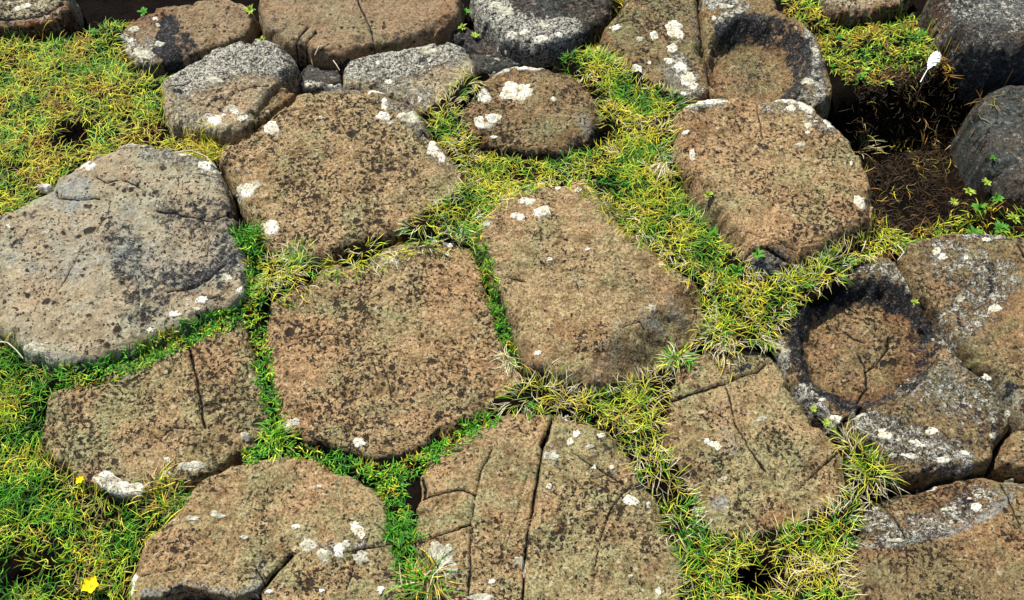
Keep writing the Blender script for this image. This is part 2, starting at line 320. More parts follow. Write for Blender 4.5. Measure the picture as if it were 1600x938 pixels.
stone('H', 'speckled grey lichen-crusted column behind, touching the back rim of the broad tan one', 'grey', -.005, .035, .025,
 [(537,104),(550,93),(581,82),(629,77),(683,66),(704,66),(728,76),(741,99),(740,120),(717,140),(697,159),(680,172),(663,178),(642,166),(608,150),(560,140),(543,133),(536,120)],
 masks=[('lich',[(560,100),(640,95),(700,75)],36,.60),('dark',[(560,110),(640,100),(710,90)],34,.30),('lich',[(600,130),(660,150)],26,.4),('dark',[(690,160),(650,165)],18,.4),('dark',[(655,95),(664,94)],4,.6),('dark',[(720,110),(700,140)],12,.3),('rust',[(680,105),(690,115)],20,.2)],
 lich=[(607,129,6,4),(656,157,4,4),(591,99,4,4)], glich=[(670,80,18,6)])
stone('I', 'low blue-black wedge of rock between the speckled grey column and a pale-rimmed one', 'slate', -.05, .0, .02,
 [(697,52),(722,40),(745,52),(770,72),(800,92),(812,104),(790,112),(760,118),(742,108),(735,88),(720,72)], masks=[('lich',[(760,90),(780,95)],12,.3)])
stone('J', 'dark spotted grey column nearest the upper turf, a straight crack along its right', 'grey', -.01, .045, .025,
 [(254,126),(273,114),(300,99),(328,80),(368,66),(409,62),(441,74),(460,98),(456,113),(441,127),(428,140),(412,160),(398,180),(386,200),(362,208),(341,212),(293,206),(266,199),(258,177),(256,150)],
 masks=[('lich',[(290,120),(360,90),(430,90)],38,.62),('dark',[(290,120),(360,100),(430,90)],38,.34),('lich',[(270,170),(300,190)],20,.35),('dark',[(320,105),(400,85)],40,.16),('dark',[(440,80),(452,100)],14,.5),('rust',[(280,150),(400,150)],22,.15),('dark',[(275,142),(280,143)],5,.8)],
 cracks=[([(350,160),(355,150),(375,143),(390,138),(420,132)],1.4,.003),([(262,133),(285,135),(300,127)],1.4,.003)],
 lich=[(336,189,12,10),(380,184,11,6,-20),(368,176,6,4),(350,180,5,3),(327,183,6,4)], glich=[(336,126,14,6),(270,118,10,5),(362,170,10,6)])
stone('K', 'thin sliver of brown rock wedged in the crack between two columns', 'brown', -.02, .040, .012,
 [(396,199),(404,184),(414,167),(428,150),(440,139),(462,142),(452,157),(438,170),(424,182),(408,195)], glich=[(418,176,4,3)])
stone('L', 'small shaded block with white flecks in the gap behind the broad tan column', 'slate', -.05, -.005, .012,
 [(463,124),(474,106),(484,96),(506,98),(528,113),(535,131),(512,138),(480,141),(465,136)], masks=[('lich',[(475,132),(505,133)],9,.5),('lich',[(480,110),(520,120)],16,.2)], lich=[(482,132,6,3),(497,132,4,3)])
stone('M', 'smooth brown flat slab at the back, one fine crack down its middle', 'smooth', -.03, .055, .025,
 [(404,-5),(412,34),(420,55),(455,72),(478,80),(502,90),(533,92),(567,82),(601,79),(629,70),(663,58),(697,45),(717,31),(720,12),(715,-15),(690,-45),(600,-75),(480,-70),(415,-35)],
 masks=[('lich',[(420,30),(450,60)],22,.3),('dark',[(460,60),(480,70)],10,.5),('dark',[(620,60),(690,35)],12,.4),('rust',[(520,85),(600,75)],10,.35),('rust',[(700,10),(690,30)],12,.5),('dark',[(520,88),(560,84)],5,.7)],  # dark lines at the front edge paint the shadow beneath it
 cracks=[([(555,-20),(560,5),(571,27),(580,50),(584,75)],1.8,.004),([(460,72),(468,55),(480,42)],2,.006),([(475,78),(482,60),(494,50)],2,.006)])
stone('N', 'dark column at the back with thick pale lichen crust on its front rim', 'slate', -.03, .05, .03,
 [(738,-10),(742,10),(750,25),(765,43),(782,60),(810,74),(841,80),(882,71),(923,54),(947,34),(955,15),(952,-15),(925,-45),(860,-65),(780,-60),(745,-35)],
 masks=[('lich',[(755,0),(770,30),(800,50),(850,60),(880,55)],36,.75),('lich',[(760,-20),(790,20)],20,.6),('worn',[(930,10),(940,-10)],20,.4)], lich=[(820,50,9,5),(845,66,12,5),(800,62,9,5),(873,55,7,4)], glich=[(790,20,14,8),(850,40,10,5),(775,8,12,6)])
stone('O', 'column with several white oval lichens, left of the straight black crack at the back', 'brown', -.01, .055, .03,
 [(980,-10),(968,18),(950,34),(941,55),(950,82),(961,99),(978,116),(1002,131),(1030,146),(1063,160),(1085,158),(1107,149),(1104,116),(1097,68),(1092,27),(1090,-20),(1080,-50),(1020,-55),(985,-35)],
 masks=[('rust',[(960,80),(985,100)],16,.45),('rust',[(945,50),(950,70)],8,.6),('lich',[(1060,100),(1085,140)],20,.5),('lich',[(1085,20),(1088,60)],14,.35),('lich',[(985,30),(1020,10)],30,.2),('worn',[(1050,110),(1080,140)],22,.6)],
 cracks=[([(962,36),(985,28),(1000,34)],1.4,.003)],
 lich=[(1053,44,14,14),(1062,55,8,9),(1022,56,7,8),(1051,75,9,6),(961,44,10,5),(995,111,9,8),(1046,96,10,5),(1064,106,12,8,30),(1076,124,12,11,40),(1084,136,8,6),(1066,155,6,5),(1015,99,3,3)], glich=[(1000,62,6,4)])
stone('P', 'column hollowed into a shallow brown bowl with a black rim, at the back', 'brown', -.01, .060, .02,
 [(1096,-20),(1098,27),(1103,68),(1108,110),(1113,150),(1130,160),(1180,160),(1230,157),(1275,168),(1294,158),(1298,133),(1284,80),(1266,48),(1243,30),(1222,15),(1205,-8),(1190,-35),(1140,-45),(1105,-40)],
 masks=[('dark',ring(1180,97,78,66,-130,60),19,.66),('dark',ring(1180,97,74,62,100,235),11,.42),('rust',ring(1180,97,60,50,0,360,24),10,.3),('dark',[(1165,105),(1195,90)],50,.38),('dark',[(1285,100),(1270,125)],14,.5),('lich',[(1110,0),(1160,5),(1130,35)],18,.55),('lich',[(1265,60),(1275,100),(1280,145)],14,.55),('dark',[(1170,90),(1190,110)],22,.22),('worn',[(1270,60),(1280,130)],14,.6),('lich',[(1250,145),(1285,155)],10,.5)],
 feats=[bowl(1180,97,80,68,.042,e=.72)], lich=[(1116,29,4,4),(1117,138,6,6)], glich=[(1274,80,6,5),(1262,128,11,7),(1135,10,12,5)])
stone('Q', 'mottled black and grey boulder overhanging the dark hole, top right corner', 'slate', -.01, .09, .05,
 [(1462,-10),(1470,22),(1480,40),(1494,58),(1521,76),(1548,84),(1600,86),(1660,84),(1720,60),(1720,-20),(1660,-60),(1560,-70),(1485,-50)],
 masks=[('rust',[(1475,0),(1480,20)],12,.5),('lich',[(1500,10),(1560,5),(1600,30)],36,.42),('lich',[(1520,55),(1560,60)],20,.34),('worn',[(1560,0),(1620,10)],50,.7)])
stone('R', 'pale flat rock with a rusty brown side at the back behind the mossy turf', 'grey', -.06, .03, .02,
 [(1280,-20),(1284,10),(1298,26),(1335,30),(1380,20),(1415,6),(1425,-15),(1400,-50),(1320,-50)], masks=[('rust',[(1290,20),(1340,26),(1400,10)],12,.9)])
stone('T', 'smooth blue-grey stone partly in view at the right edge, beyond the dark hole', 'slate', -.06, .02, .05,
 [(1600,128),(1560,134),(1538,147),(1526,171),(1533,198),(1546,235),(1564,262),(1584,290),(1606,312),(1650,330),(1720,320),(1740,220),(1720,150),(1650,122)],
 masks=[('worn',[(1560,170),(1600,200),(1590,260)],40,.2),('dark',[(1545,200),(1570,250)],12,.3)])  # dark slate tone also carries the bluish shade over this stone
stone('U', 'broad lichen-dotted slab with a dark damp streak, at the right edge', 'brown', -.03, .060, .02,
 [(1404,400),(1419,378),(1463,367),(1508,364),(1583,366),(1620,372),(1680,385),(1740,480),(1730,620),(1660,668),(1610,672),(1590,655),(1576,630),(1553,593),(1513,562),(1468,501),(1438,462),(1424,440)],
 masks=[('lich',[(1480,400),(1560,440),(1500,500)],50,.42),('dark',[(1460,440),(1540,520),(1600,600)],60,.22),('dark',[(1548,415),(1550,440),(1547,470)],11,.52),('dark',[(1530,425),(1545,420)],14,.4),('dark',[(1545,530),(1560,560)],20,.35),('dark',[(1500,498),(1503,505)],6,.8),('dark',[(1577,600),(1582,606)],8,.8),('lich',[(1500,368),(1570,370)],9,.45),('green',[(1450,410),(1480,440)],20,.2),('worn',[(1540,600),(1590,640)],30,.5)],
 cracks=[([(1520,560),(1540,580),(1560,600)],1.4,.003),([(1592,385),(1600,398),(1612,404)],3,.008)],
 lich=[(1542,375,9,4),(1463,394,7,7),(1473,402,8,6),(1509,403,4,4),(1554,482,11,7),(1543,588,9,7)], glich=[(1500,468,8,6),(1560,372,8,3)])
stone('V', 'column worn into a deep round bowl, black and grey crust around its brown floor', 'brown', -.03, .062, .02,
 [(1340,414),(1371,394),(1396,400),(1416,440),(1430,462),(1460,503),(1504,564),(1545,597),(1569,632),(1582,650),(1572,678),(1548,704),(1547,726),(1504,737),(1453,744),(1412,748),(1395,742),(1381,722),(1351,695),(1312,674),(1284,655),(1258,636),(1248,616),(1224,582),(1209,545),(1222,510),(1250,484),(1290,460),(1316,440)],
 masks=[('dark',ring(1357,535,112,96,95,215),19,.66),('dark',ring(1357,535,106,90,225,345),17,.68),('dark',ring(1357,535,100,84,-20,100),22,.52),('rust',ring(1357,535,88,74,-60,100),18,.55),('dark',[(1340,535),(1375,535)],75,.36),('dark',[(1370,620),(1430,590),(1460,540)],22,.34),('dark',[(1400,640),(1450,600)],40,.22),('lich',[(1220,540),(1225,570)],14,.6),('lich',[(1255,605),(1290,650)],16,.6),('lich',[(1345,415),(1390,420),(1430,450)],15,.5),('lich',[(1350,660),(1420,690),(1500,715)],34,.50),('dark',[(1400,650),(1500,650),(1540,690)],36,.36),('worn',[(1470,540),(1500,600)],22,.5),('dark',[(1540,690),(1555,665)],12,.5),('rust',[(1440,520),(1410,600)],26,.4),('lich',[(1440,600),(1540,640)],44,.42),('rust',[(1540,660),(1500,640)],18,.3),('lich',[(1460,520),(1560,620)],8,.5)],
 cracks=[([(1400,508),(1398,528),(1381,552),(1364,561)],1.9,.004),([(1352,535),(1361,549),(1364,562),(1366,590),(1351,612)],2.3,.005),([(1330,501),(1345,512),(1364,518)],1.8,.004),([(1311,673),(1322,656),(1340,646),(1358,622)],3.2,.014),([(1297,590),(1310,598),(1330,602)],1.6,.003)],
 feats=[bowl(1357,535,112,98,.042,a=8,e=.74), slope(1450,705,0,1,.00025,60,10)],
 lich=[(1383,681,13,7),(1456,674,11,7),(1434,694,14,5,25),(1475,719,12,6),(1420,713,16,4,10),(1507,708,8,4,20),(1306,655,11,9),(1285,625,6,3),(1378,674,6,4)], glich=[(1552,681,6,5),(1576,646,7,6),(1224,555,7,9),(1340,650,14,5),(1395,712,7,4)])
stone('W', 'small piece of column past the narrow dark gap at the right edge', 'brown', -.03, .04, .015,
 [(1562,726),(1570,700),(1582,680),(1600,668),(1660,672),(1720,690),(1720,740),(1650,750),(1600,738),(1575,734)], masks=[('lich',[(1590,720),(1620,720)],12,.3)])
stone('X', 'long ridged column in the lower right corner, grey ridge across its middle', 'brown', -.03, .065, .03,
 [(1345,800),(1352,782),(1366,768),(1400,758),(1440,750),(1477,744),(1530,735),(1552,732),(1568,738),(1600,742),(1680,760),(1740,850),(1740,980),(1640,1040),(1440,1040),(1350,1000),(1336,950),(1329,905),(1325,874),(1338,850),(1342,823)],
 masks=[('worn',[(1346,853),(1420,845),(1490,830),(1550,800),(1585,770)],9,1.),('worn',[(1350,850),(1420,846)],14,.5),('dark',[(1440,755),(1540,745)],16,.36),('rust',[(1450,770),(1530,765)],22,.55),('dark',[(1510,800),(1518,775)],11,.5),('lich',[(1360,800),(1400,830),(1480,810),(1540,770)],32,.48),('dark',[(1380,790),(1500,790)],40,.34),('dark',[(1470,790),(1420,810)],26,.25),('lich',[(1560,770),(1600,745)],18,.4),('rust',[(1440,870),(1460,940)],24,.2),('green',[(1520,860),(1560,900)],30,.12),('rust',[(1430,870),(1350,860)],8,.3)],  # dark masks mix painted shade on the back slope with dark mottling
 cracks=[([(1384,770),(1402,802),(1412,830),(1415,843)],2,.005),([(1415,843),(1418,900),(1420,960)],1.4,.003),([(1575,745),(1585,780),(1597,820)],1.8,.005)],
 feats=[slope(1465,838,-.22,-1,.00036,110,6)],
 lich=[(1460,751,15,5),(1526,792,9,8),(1530,771,5,3),(1518,776,4,2)], glich=[(1589,744,12,7),(1370,790,8,5),(1478,795,7,4),(1400,845,16,4)])
stone('Y', 'flat brown five-sided column with forking fine cracks, right of the grass channel', 'tan', -.02, .032, .02,
 [(1045,612),(1052,585),(1068,566),(1084,557),(1120,548),(1165,548),(1205,556),(1222,584),(1246,620),(1262,652),(1298,688),(1311,710),(1325,745),(1320,775),(1290,798),(1250,822),(1207,832),(1190,838),(1148,846),(1121,840),(1101,830),(1090,800),(1071,761),(1039,722),(1029,686),(1031,652)],
 masks=[('rust',[(1045,700),(1070,740)],22,.4),('worn',[(1121,784),(1130,783)],12,.9),('rust',[(1190,820),(1230,805)],18,.5),('dark',[(1280,730),(1230,790)],20,.3),('green',[(1050,650),(1060,610)],20,.15),('worn',[(1125,640),(1140,700)],14,.5),('dark',[(1155,578),(1170,572)],6,.8),('dark',[(1120,760),(1180,800)],60,.16)],
 cracks=[([(1050,627),(1080,617),(1110,606),(1135,600),(1160,588),(1183,580),(1200,566)],2.2,.006),([(1135,605),(1142,630),(1148,662),(1170,700),(1196,737)],1.8,.004),([(1308,708),(1282,731),(1260,752),(1248,765)],2,.005),([(1180,718),(1192,735)],1.4,.003)],
 lich=[(1116,695,12,6,25),(1123,700,6,4),(1111,814,3,3),(1104,690,5,5)], glich=[(1131,748,6,4),(1190,655,9,4)])
stone('Z', 'wide cracked column bottom centre, split by long cracks, with a cream lichen blotch', 'tan', -.015, .050, .028,
 [(690,694),(712,678),(740,662),(780,645),(800,641),(831,645),(869,648),(916,664),(957,678),(978,707),(995,742),(1012,768),(1032,795),(1043,840),(1063,864),(1066,901),(1066,938),(1060,990),(1000,1040),(850,1060),(740,1040),(690,980),(672,938),(662,890),(651,860),(645,830),(650,798),(658,775),(657,748),(662,722)],
 masks=[('dark',[(1000,762),(1015,758)],8,.9),('lich',[(850,705),(960,730)],30,.25),('lich',[(1000,790),(1020,830)],24,.25),('dark',[(960,850),(1020,880)],40,.18),('rust',[(780,740),(740,700)],30,.2),('rust',[(1010,900),(1040,880)],20,.3),('green',[(960,860),(960,900)],18,.15),('dark',[(790,650),(900,655)],8,.3)],
 cracks=[([(870,645),(862,660),(856,680),(850,690),(845,717),(840,750),(835,782),(829,810),(824,840),(818,891),(817,950)],2.2,.010),([(857,672),(848,694)],4,.015),([(769,700),(752,734),(741,778),(736,830),(735,870),(731,945)],1.8,.006),([(663,777),(690,769),(721,765),(740,771)],2.2,.006),([(653,847),(672,842),(690,833),(735,819)],1.8,.005),
  ([(896,710),(930,734),(950,745),(971,758)],1.8,.005),([(999,764),(985,765),(974,772),(954,799),(940,833),(930,884),(925,930)],1.6,.004),([(831,720),(814,775),(800,823),(787,857)],1.2,.003),([(660,745),(664,760),(662,775)],3,.01),([(905,650),(900,665),(890,678)],1.6,.004)],
 feats=[lambda px, py: .004*np.sign(px-850+.12*(py-700))],
 lich=[(886,655,8,6),(901,679,7,6),(939,681,7,5),(891,691,6,7),(986,783,14,8,20),(1014,789,4,6),(956,731,5,4),(928,731,5,4),(858,760,5,5),(1029,925,5,9),(769,909,6,5),(875,650,5,4)],
 glich=[(922,698,8,4),(862,712,14,8),(985,901,5,4),(811,877,10,7),(752,934,22,8),(818,890,4,14),(690,868,21,24,-15),(700,885,18,18,20)])
stone('AA', 'brown column at the bottom with white lichen blotches and a broken front ledge', 'tan', -.02, .055, .025,
 [(420,713),(451,709),(482,712),(509,727),(554,742),(581,761),(602,777),(610,802),(609,830),(621,857),(628,884),(632,908),(634,938),(636,990),(560,1040),(400,1050),(270,1030),(215,985),(203,940),(204,905),(212,870),(224,845),(252,824),(280,797),(291,766),(328,743),(369,726)],
 masks=[('worn',[(225,928),(260,925),(290,912),(370,928),(409,915)],6,.9),('dark',[(290,928),(360,940)],12,.5),('lich',[(500,860),(560,850)],22,.35),('lich',[(470,840),(490,860)],16,.35),('green',[(440,820),(560,790)],30,.06),('rust',[(340,830),(330,790)],40,.12),('green',[(530,900),(580,880)],26,.12),('worn',[(410,880),(400,905)],14,.4)],  # dark mask paints shade into the hollow of the broken ledge
 cracks=[([(455,867),(434,891),(414,915),(395,930),(370,942)],3.4,.014),([(397,884),(408,903),(414,915)],2.2,.006),([(543,922),(554,877),(556,860),(590,856),(622,843)],2,.005),([(222,900),(250,896),(275,888)],1.6,.004),([(300,880),(320,882),(335,872)],1.4,.003)],
 feats=[step([(218,934),(250,932),(280,914),(300,918),(368,932),(409,918),(414,990)],[(218,934),(250,932),(280,914),(300,918),(368,932),(409,918),(420,1060),(200,1060)],.028), step([(543,922),(554,877),(556,860),(590,856),(622,843)],[(543,1050),(543,922),(554,877),(556,860),(590,856),(640,843),(660,1050)],.004,4)],
 lich=[(559,829,12,9),(554,820,8,6),(530,860,9,13),(463,823,8,5),(208,912,7,20,12),(404,935,7,6),(421,925,8,4),(503,923,5,4),(565,838,7,6),(595,922,6,8)],
 glich=[(506,868,12,12),(482,852,15,12),(564,872,13,12),(300,810,13,5),(341,806,13,5),(499,760,5,4),(382,840,8,4),(335,800,6,3),(540,850,8,7)])
stone('AB', 'corner rock with a pale top and deep rust-brown face, above the upper turf', 'grey', -.03, .06, .018,
 [(-60,0),(-50,46),(0,52),(45,50),(85,44),(108,24),(112,4),(100,-25),(40,-50),(-40,-40)], masks=[('rust',[(-30,46),(40,44),(90,34),(108,14)],14,1.0),('dark',[(85,40),(110,16)],8,.5)], lich=[(41,9,12,4)], glich=[(28,14,9,4)],
 cracks=[([(0,28),(40,28),(75,22),(100,6)],2,.006)])
stone('AC', 'half shade-darkened, half brown low column at the back, a white spot on its left corner', 'smooth', -.035, .02, .02,
 [(186,60),(200,38),(218,20),(259,9),(297,3),(341,-2),(379,6),(394,22),(393,40),(376,62),(341,76),(307,88),(272,101),(239,104),(211,103),(191,84)],
 masks=[('dark',[(265,40),(255,75),(270,95)],20,.85),('dark',[(290,65),(300,80)],18,.6),('rust',[(215,25),(250,22)],18,.7),('lich',[(200,70),(225,90),(240,70)],18,.55),('dark',[(225,30),(240,40)],9,.5),('dark',[(385,20),(370,60)],10,.4)],  # strongest dark masks paint black shade across the left half
 lich=[(196,60,7,5),(204,64,7,4),(243,30,5,3),(247,40,4,3)], glich=[(222,84,16,10),(250,70,10,4),(210,46,10,5)])
#DEFS_END

def catmull(pts, per=10):
    P = np.asarray(pts, float); n = len(P); out = []
    for i in range(n):
        p0, p1, p2, p3 = P[(i-1) % n], P[i], P[(i+1) % n], P[(i+2) % n]
        for k in range(per):
            t = k/per; out.append(.5*((2*p1)+(-p0+p2)*t+(2*p0-5*p1+4*p2-p3)*t*t+(-p0+3*p1-3*p2+p3)*t**3))
    return np.array(out)
def resample(P, n):
    Q = np.vstack([P, P[:1]]); d = np.r_[0, np.cumsum(np.hypot(*np.diff(Q, axis=0).T))]
    t = np.linspace(0, d[-1], n, endpoint=False)
    return np.c_[np.interp(t, d, Q[:, 0]), np.interp(t, d, Q[:, 1])]

GX0, GX1, GY0, GY1, GS = -1.45, 1.45, .25, 2.45, .004
NX = int((GX1-GX0)/GS); NY = int((GY1-GY0)/GS)
top = np.full((NY, NX), -9.0, np.float32)

class Stone:
    def __init__(s, d, idx):
        s.d = d; s.idx = idx
        P = resample(catmull(d['out']), 240)
        area = np.sum(P[:, 0]*np.roll(P[:, 1], -1)-np.roll(P[:, 0], -1)*P[:, 1])
        T = np.roll(P, -2, 0)-np.roll(P, 2, 0); T /= np.linalg.norm(T, axis=1)[:, None]+1e-9
        Nn = np.c_[T[:, 1], -T[:, 0]]*np.sign(area)      # outward, picture y is down
        up = sstep(-.7, .7, -Nn[:, 1])                   # 1 at the far rim, 0 at the near foot
        z = d['zl']+(d['zt']-d['zl'])*(.60+.26*up)
        x, y = unproj(P[:, 0], P[:, 1], z); W_ = np.c_[x, y]
        k = np.array([1, 2, 3, 2, 1])/9.
        for c in (0, 1):
            W_[:, c] = sum(k[j]*np.roll(W_[:, c], j-2) for j in range(5))
        W_ = resample(W_, 300)
        T = np.roll(W_, -1, 0)-np.roll(W_, 1, 0); T /= np.linalg.norm(T, axis=1)[:, None]+1e-9
        sg = np.sign(np.sum(W_[:, 0]*np.roll(W_[:, 1], -1)-np.roll(W_[:, 0], -1)*W_[:, 1]))
        Nn = np.c_[T[:, 1], -T[:, 0]]*sg
        W_ += Nn*(.0032+.0045*fbm(W_[:, 0]*22, W_[:, 1]*22, idx*7+1, 4, .65))[:, None]
        if sg < 0: W_ = W_[::-1]
        s.out = W_; s.c = np.array([(W_[:, 0].min()+W_[:, 0].max())/2, (W_[:, 1].min()+W_[:, 1].max())/2])
    def height(s, x, y, full=True):
        d = s.d; ix = s.idx*11
        dd = dist_line(x, y, s.out[::2], True)
        px, py = proj(x, y, d['zt'])
        R = d['R']*(1+.55*fbm(x*9, y*9, ix+3, 2))
        t = np.clip(dd/R, 0, 1); prof = np.sqrt(np.clip(1-(1-t)**2.4, 0, 1))
        z = d['zl']+(d['zt']-d['zl'])*prof
        z += .006*fbm(x*5, y*5, ix+1, 3)*sstep(0, .03, dd)+.0032*fbm(x*22, y*22, ix+2, 4, .6)+.0012*fbm(x*95, y*95, ix+5, 3, .65)
        ero = fbm(x*16, y*16, ix+8, 3)
        z -= .011*sstep(.12, .30, ero)*(1-sstep(.0, .035, dd+.012*ero))
        wx = px+4*fbm(px/14, py/14, ix+6, 2); wy = py+4*fbm(px/14, py/14, ix+7, 2)
        for f in d['feats'] or (): z += f(px, py)
        cr = np.zeros_like(x)
        for line, wd, dep in d['cracks']:
            jx = px+1.4*gnoise(px/7, py/7, 41)+2.2*gnoise(px/28, py/28, 43); jy = py+1.4*gnoise(px/7, py/7, 42)+2.2*gnoise(px/28, py/28, 44)
            q = dist_line(jx, jy, line); ww = wd*(.8+.5*gnoise(px/22, py/22, 45))
            z -= dep*np.exp(-(q/(ww*1.25))**2); cr = np.maximum(cr, np.clip(1.25-q/(ww*1.15), 0, 1)*min(1, .55+dep*60))
        return z, px, py, wx, wy, cr, dd
    def masks(s, wx, wy, px):
        res = {k: np.zeros_like(px) for k in ('dark', 'lich', 'worn', 'rust', 'green')}
        for kind, line, wd, st in s.d['masks']:
            q = dist_line(wx, wy, line); m = st*(1-sstep(.35, 1.45, q/wd))
            res[kind] = np.maximum(res[kind], m)
        return res
    def build(s):
        d = s.d; per = np.sum(np.hypot(*(np.roll(s.out, -1, 0)-s.out).T))
        N = int(np.clip(per/.0029, 140, 500)); Mr = int(np.clip(N/4.6, 30, 104))
        P = resample(s.out, N); u = np.linspace(0, 1, Mr+1)[1:]; r = 1-(1-u)**1.55
        vx = s.c[0]+np.outer(r, P[:, 0]-s.c[0]); vy = s.c[1]+np.outer(r, P[:, 1]-s.c[1])
        x = np.r_[s.c[0], vx.ravel()]; y = np.r_[s.c[1], vy.ravel()]
        z, px, py, wx, wy, cr, dd = s.height(x, y)
        mk = s.masks(wx, wy, px)
        base_z = -.24
        cx, cy = s.c; V = [np.c_[x-cx, y-cy, z-base_z]]
        zr = z[-N:]; nw = 7; xr, yr = x[-N:], y[-N:]
        nx = P[:, 0]-cx; ny = P[:, 1]-cy; L = np.hypot(nx, ny); nx /= L; ny /= L
        for j in range(1, nw+1):
            f = (j/nw)**1.4; zz = zr+(base_z-zr)*f
            o = .004*gnoise(np.arange(N)*.11, zz*40, s.idx)+.006*f+(.002 if j == 1 else .003)
            V.append(np.c_[xr+nx*o-cx, yr+ny*o-cy, zz-base_z])
        V = np.vstack(V); n0 = len(x); faces = []
        k = np.arange(N); k1 = (k+1) % N
        tri = np.c_[np.zeros(N, int), 1+k, 1+k1]
        for j in range(Mr-1+nw):
            a = 1+j*N; faces.append(np.c_[a+k, a+N+k, a+N+k1, a+k1])
        Q = np.vstack(faces)
        # split quads into triangles so the centre fan can share one mesh
        Tt = np.vstack([tri, Q[:, [0, 1, 2]], Q[:, [0, 2, 3]]])
        ext = lambda a: np.r_[a, np.tile(a[-N:], nw)]
        ma = np.c_[ext(mk['dark']), ext(mk['lich']), ext(cr)]; mb = np.c_[ext(mk['worn']), ext(mk['rust']), ext(mk['green'])]
        o = mesh_obj('basalt_column', V, Tt, M[d['mat']], attrs={'mask_a': ma, 'mask_b': mb})
        o.location = (cx, cy, base_z)
        tag(o, d['label'], 'basalt column', 'basalt columns of the causeway', 'thing')
        s.ob = o; s.base_z = base_z
        gi = ((y-GY0)/GS).astype(int); gj = ((x-GX0)/GS).astype(int); ok = (gi > 0) & (gi < NY-1) & (gj > 0) & (gj < NX-1)
        np.maximum.at(top, (gi[ok], gj[ok]), z[ok].astype(np.float32))
    def patch(s, spec, mat):
        px, py, rx, ry = spec[:4]; ang = math.radians(spec[4]) if len(spec) > 4 else 0.0
        na, nr = 72, 7; th = np.linspace(0, 2*np.pi, na, endpoint=False); sd_ = random.randrange(9999)
        ring = .98+.34*fbm(np.cos(th)*1.1+sd_, np.sin(th)*1.1, sd_, 3, .55)+.06*fbm(np.cos(th)*9, np.sin(th)*9, sd_+3, 2)
        pts = [(0., 0.)]; rr = [0.]
        for j in range(1, nr+1):
            f = j/nr
            for t, q in zip(th, ring): pts.append((f*q*math.cos(t), f*q*math.sin(t))); rr.append(f)
        pts = np.array(pts); rr = np.array(rr)
        qx = px+rx*(pts[:, 0]*math.cos(ang))-ry*pts[:, 1]*math.sin(ang); qy = py+rx*pts[:, 0]*math.sin(ang)+ry*pts[:, 1]*math.cos(ang)
        x, y = unproj(px, py, s.d['zt']); z = s.height(np.array([float(x)]), np.array([float(y)]))[0]
        x, y = unproj(qx, qy, np.full(len(qx), max(float(z[0]), s.d['zt']-.014))); z = s.height(x, y)[0]
        ok = in_poly(x, y, s.out); x = np.where(ok, x, s.c[0]+(x-s.c[0])*.985)
        rim = (1-rr**6)
        z = z+.0006+.0016*rim*(.7+.6*gnoise(x*160, y*160, sd_))
        z[rr > .99] -= .002
        k = np.arange(na); k1 = (k+1) % na; F_ = [np.c_[np.zeros(na, int), 1+k1, 1+k]]
        for j in range(nr-1):
            a = 1+j*na; F_ += [np.c_[a+k, a+k1, a+na+k], np.c_[a+k1, a+na+k1, a+na+k]]
        o = mesh_obj('lichen_patch', np.c_[x-s.c[0], y-s.c[1], z-s.base_z], np.vstack(F_), mat, s.ob)
        return o

stones = []
for i, d in enumerate(S):
    st = Stone(d, i); st.build(); stones.append(st)
    for L_ in d['lich']: st.patch(L_, M['lichen'])
    for L_ in d['glich']: st.patch(L_, M['lichen_grey'])

# fill pinholes in the height raster of the stone tops
def mx(a):
    b = a.copy()
    for dy in (-1, 0, 1):
        for dx in (-1, 0, 1): b = np.maximum(b, np.roll(np.roll(a, dy, 0), dx, 1))
    return b
inside = (top > -5).astype(np.float32)
inside = 1-mx(1-mx(inside)); top = np.where(inside > .5, np.where(top > -5, top, mx(top)), -9)

# ------------------------------------------------------------------ the ground
R_UP = [(-90,60),(0,52),(110,45),(150,25),(200,20),(200,95),(262,108),(268,195),(345,210),(352,262),(330,250),(200,228),(80,300),(-90,380)]
R_LOW = [(-90,490),(0,512),(80,562),(84,610),(64,680),(80,722),(200,788),(290,745),(300,772),(270,812),(200,880),(208,1040),(-90,1040)]
R_CH = [(870,85),(930,66),(975,100),(1085,125),(1085,180),(1060,300),(1190,432),(1370,345),(1440,362),(1340,430),(1210,530),(1215,560),(1060,565),(1090,520),(1050,445),(980,390),(920,350),(890,320),(800,335),(762,385),(700,402),(640,410),(590,428),(500,452),(420,470),(405,440),(415,402),(470,398),(560,376),(640,340),(715,290),(690,220),(652,178),(740,105),(760,150),(740,240),(870,250),(950,225),(940,160)]
R_LC = [(780,590),(850,570),(950,605),(1060,545),(1110,566),(1065,620),(1060,700),(1115,820),(1200,825),(1275,785),(1305,740),(1292,670),(1330,670),(1405,748),(1350,772),(1345,850),(1325,900),(1345,1040),(1050,1040),(1066,880),(1000,750),(960,665),(880,645),(780,648),(700,690),(720,665)]
R_TR = [(1195,-40),(1290,-40),(1300,32),(1420,5),(1470,30),(1500,84),(1500,100),(1440,112),(1375,125),(1325,128),(1290,95),(1240,35)]
R_TS = [(1300,130),(1450,110),(1540,90),(1640,85),(1640,130),(1540,160),(1520,220),(1400,235),(1340,190)]
R_PIT = [(1310,140),(1440,120),(1545,90),(1640,90),(1560,180),(1600,330),(1480,360),(1400,330),(1366,290),(1340,220)]
R_RB = [(1440,300),(1500,270),(1560,250),(1640,330),(1640,372),(1500,366),(1430,372)]
R_RL = [(1365,320),(1400,320),(1445,350),(1430,378),(1380,400),(1330,400),(1360,360)]
R_TC = [(950,-30),(988,-30),(968,25),(948,55),(925,72),(915,60),(945,36)]
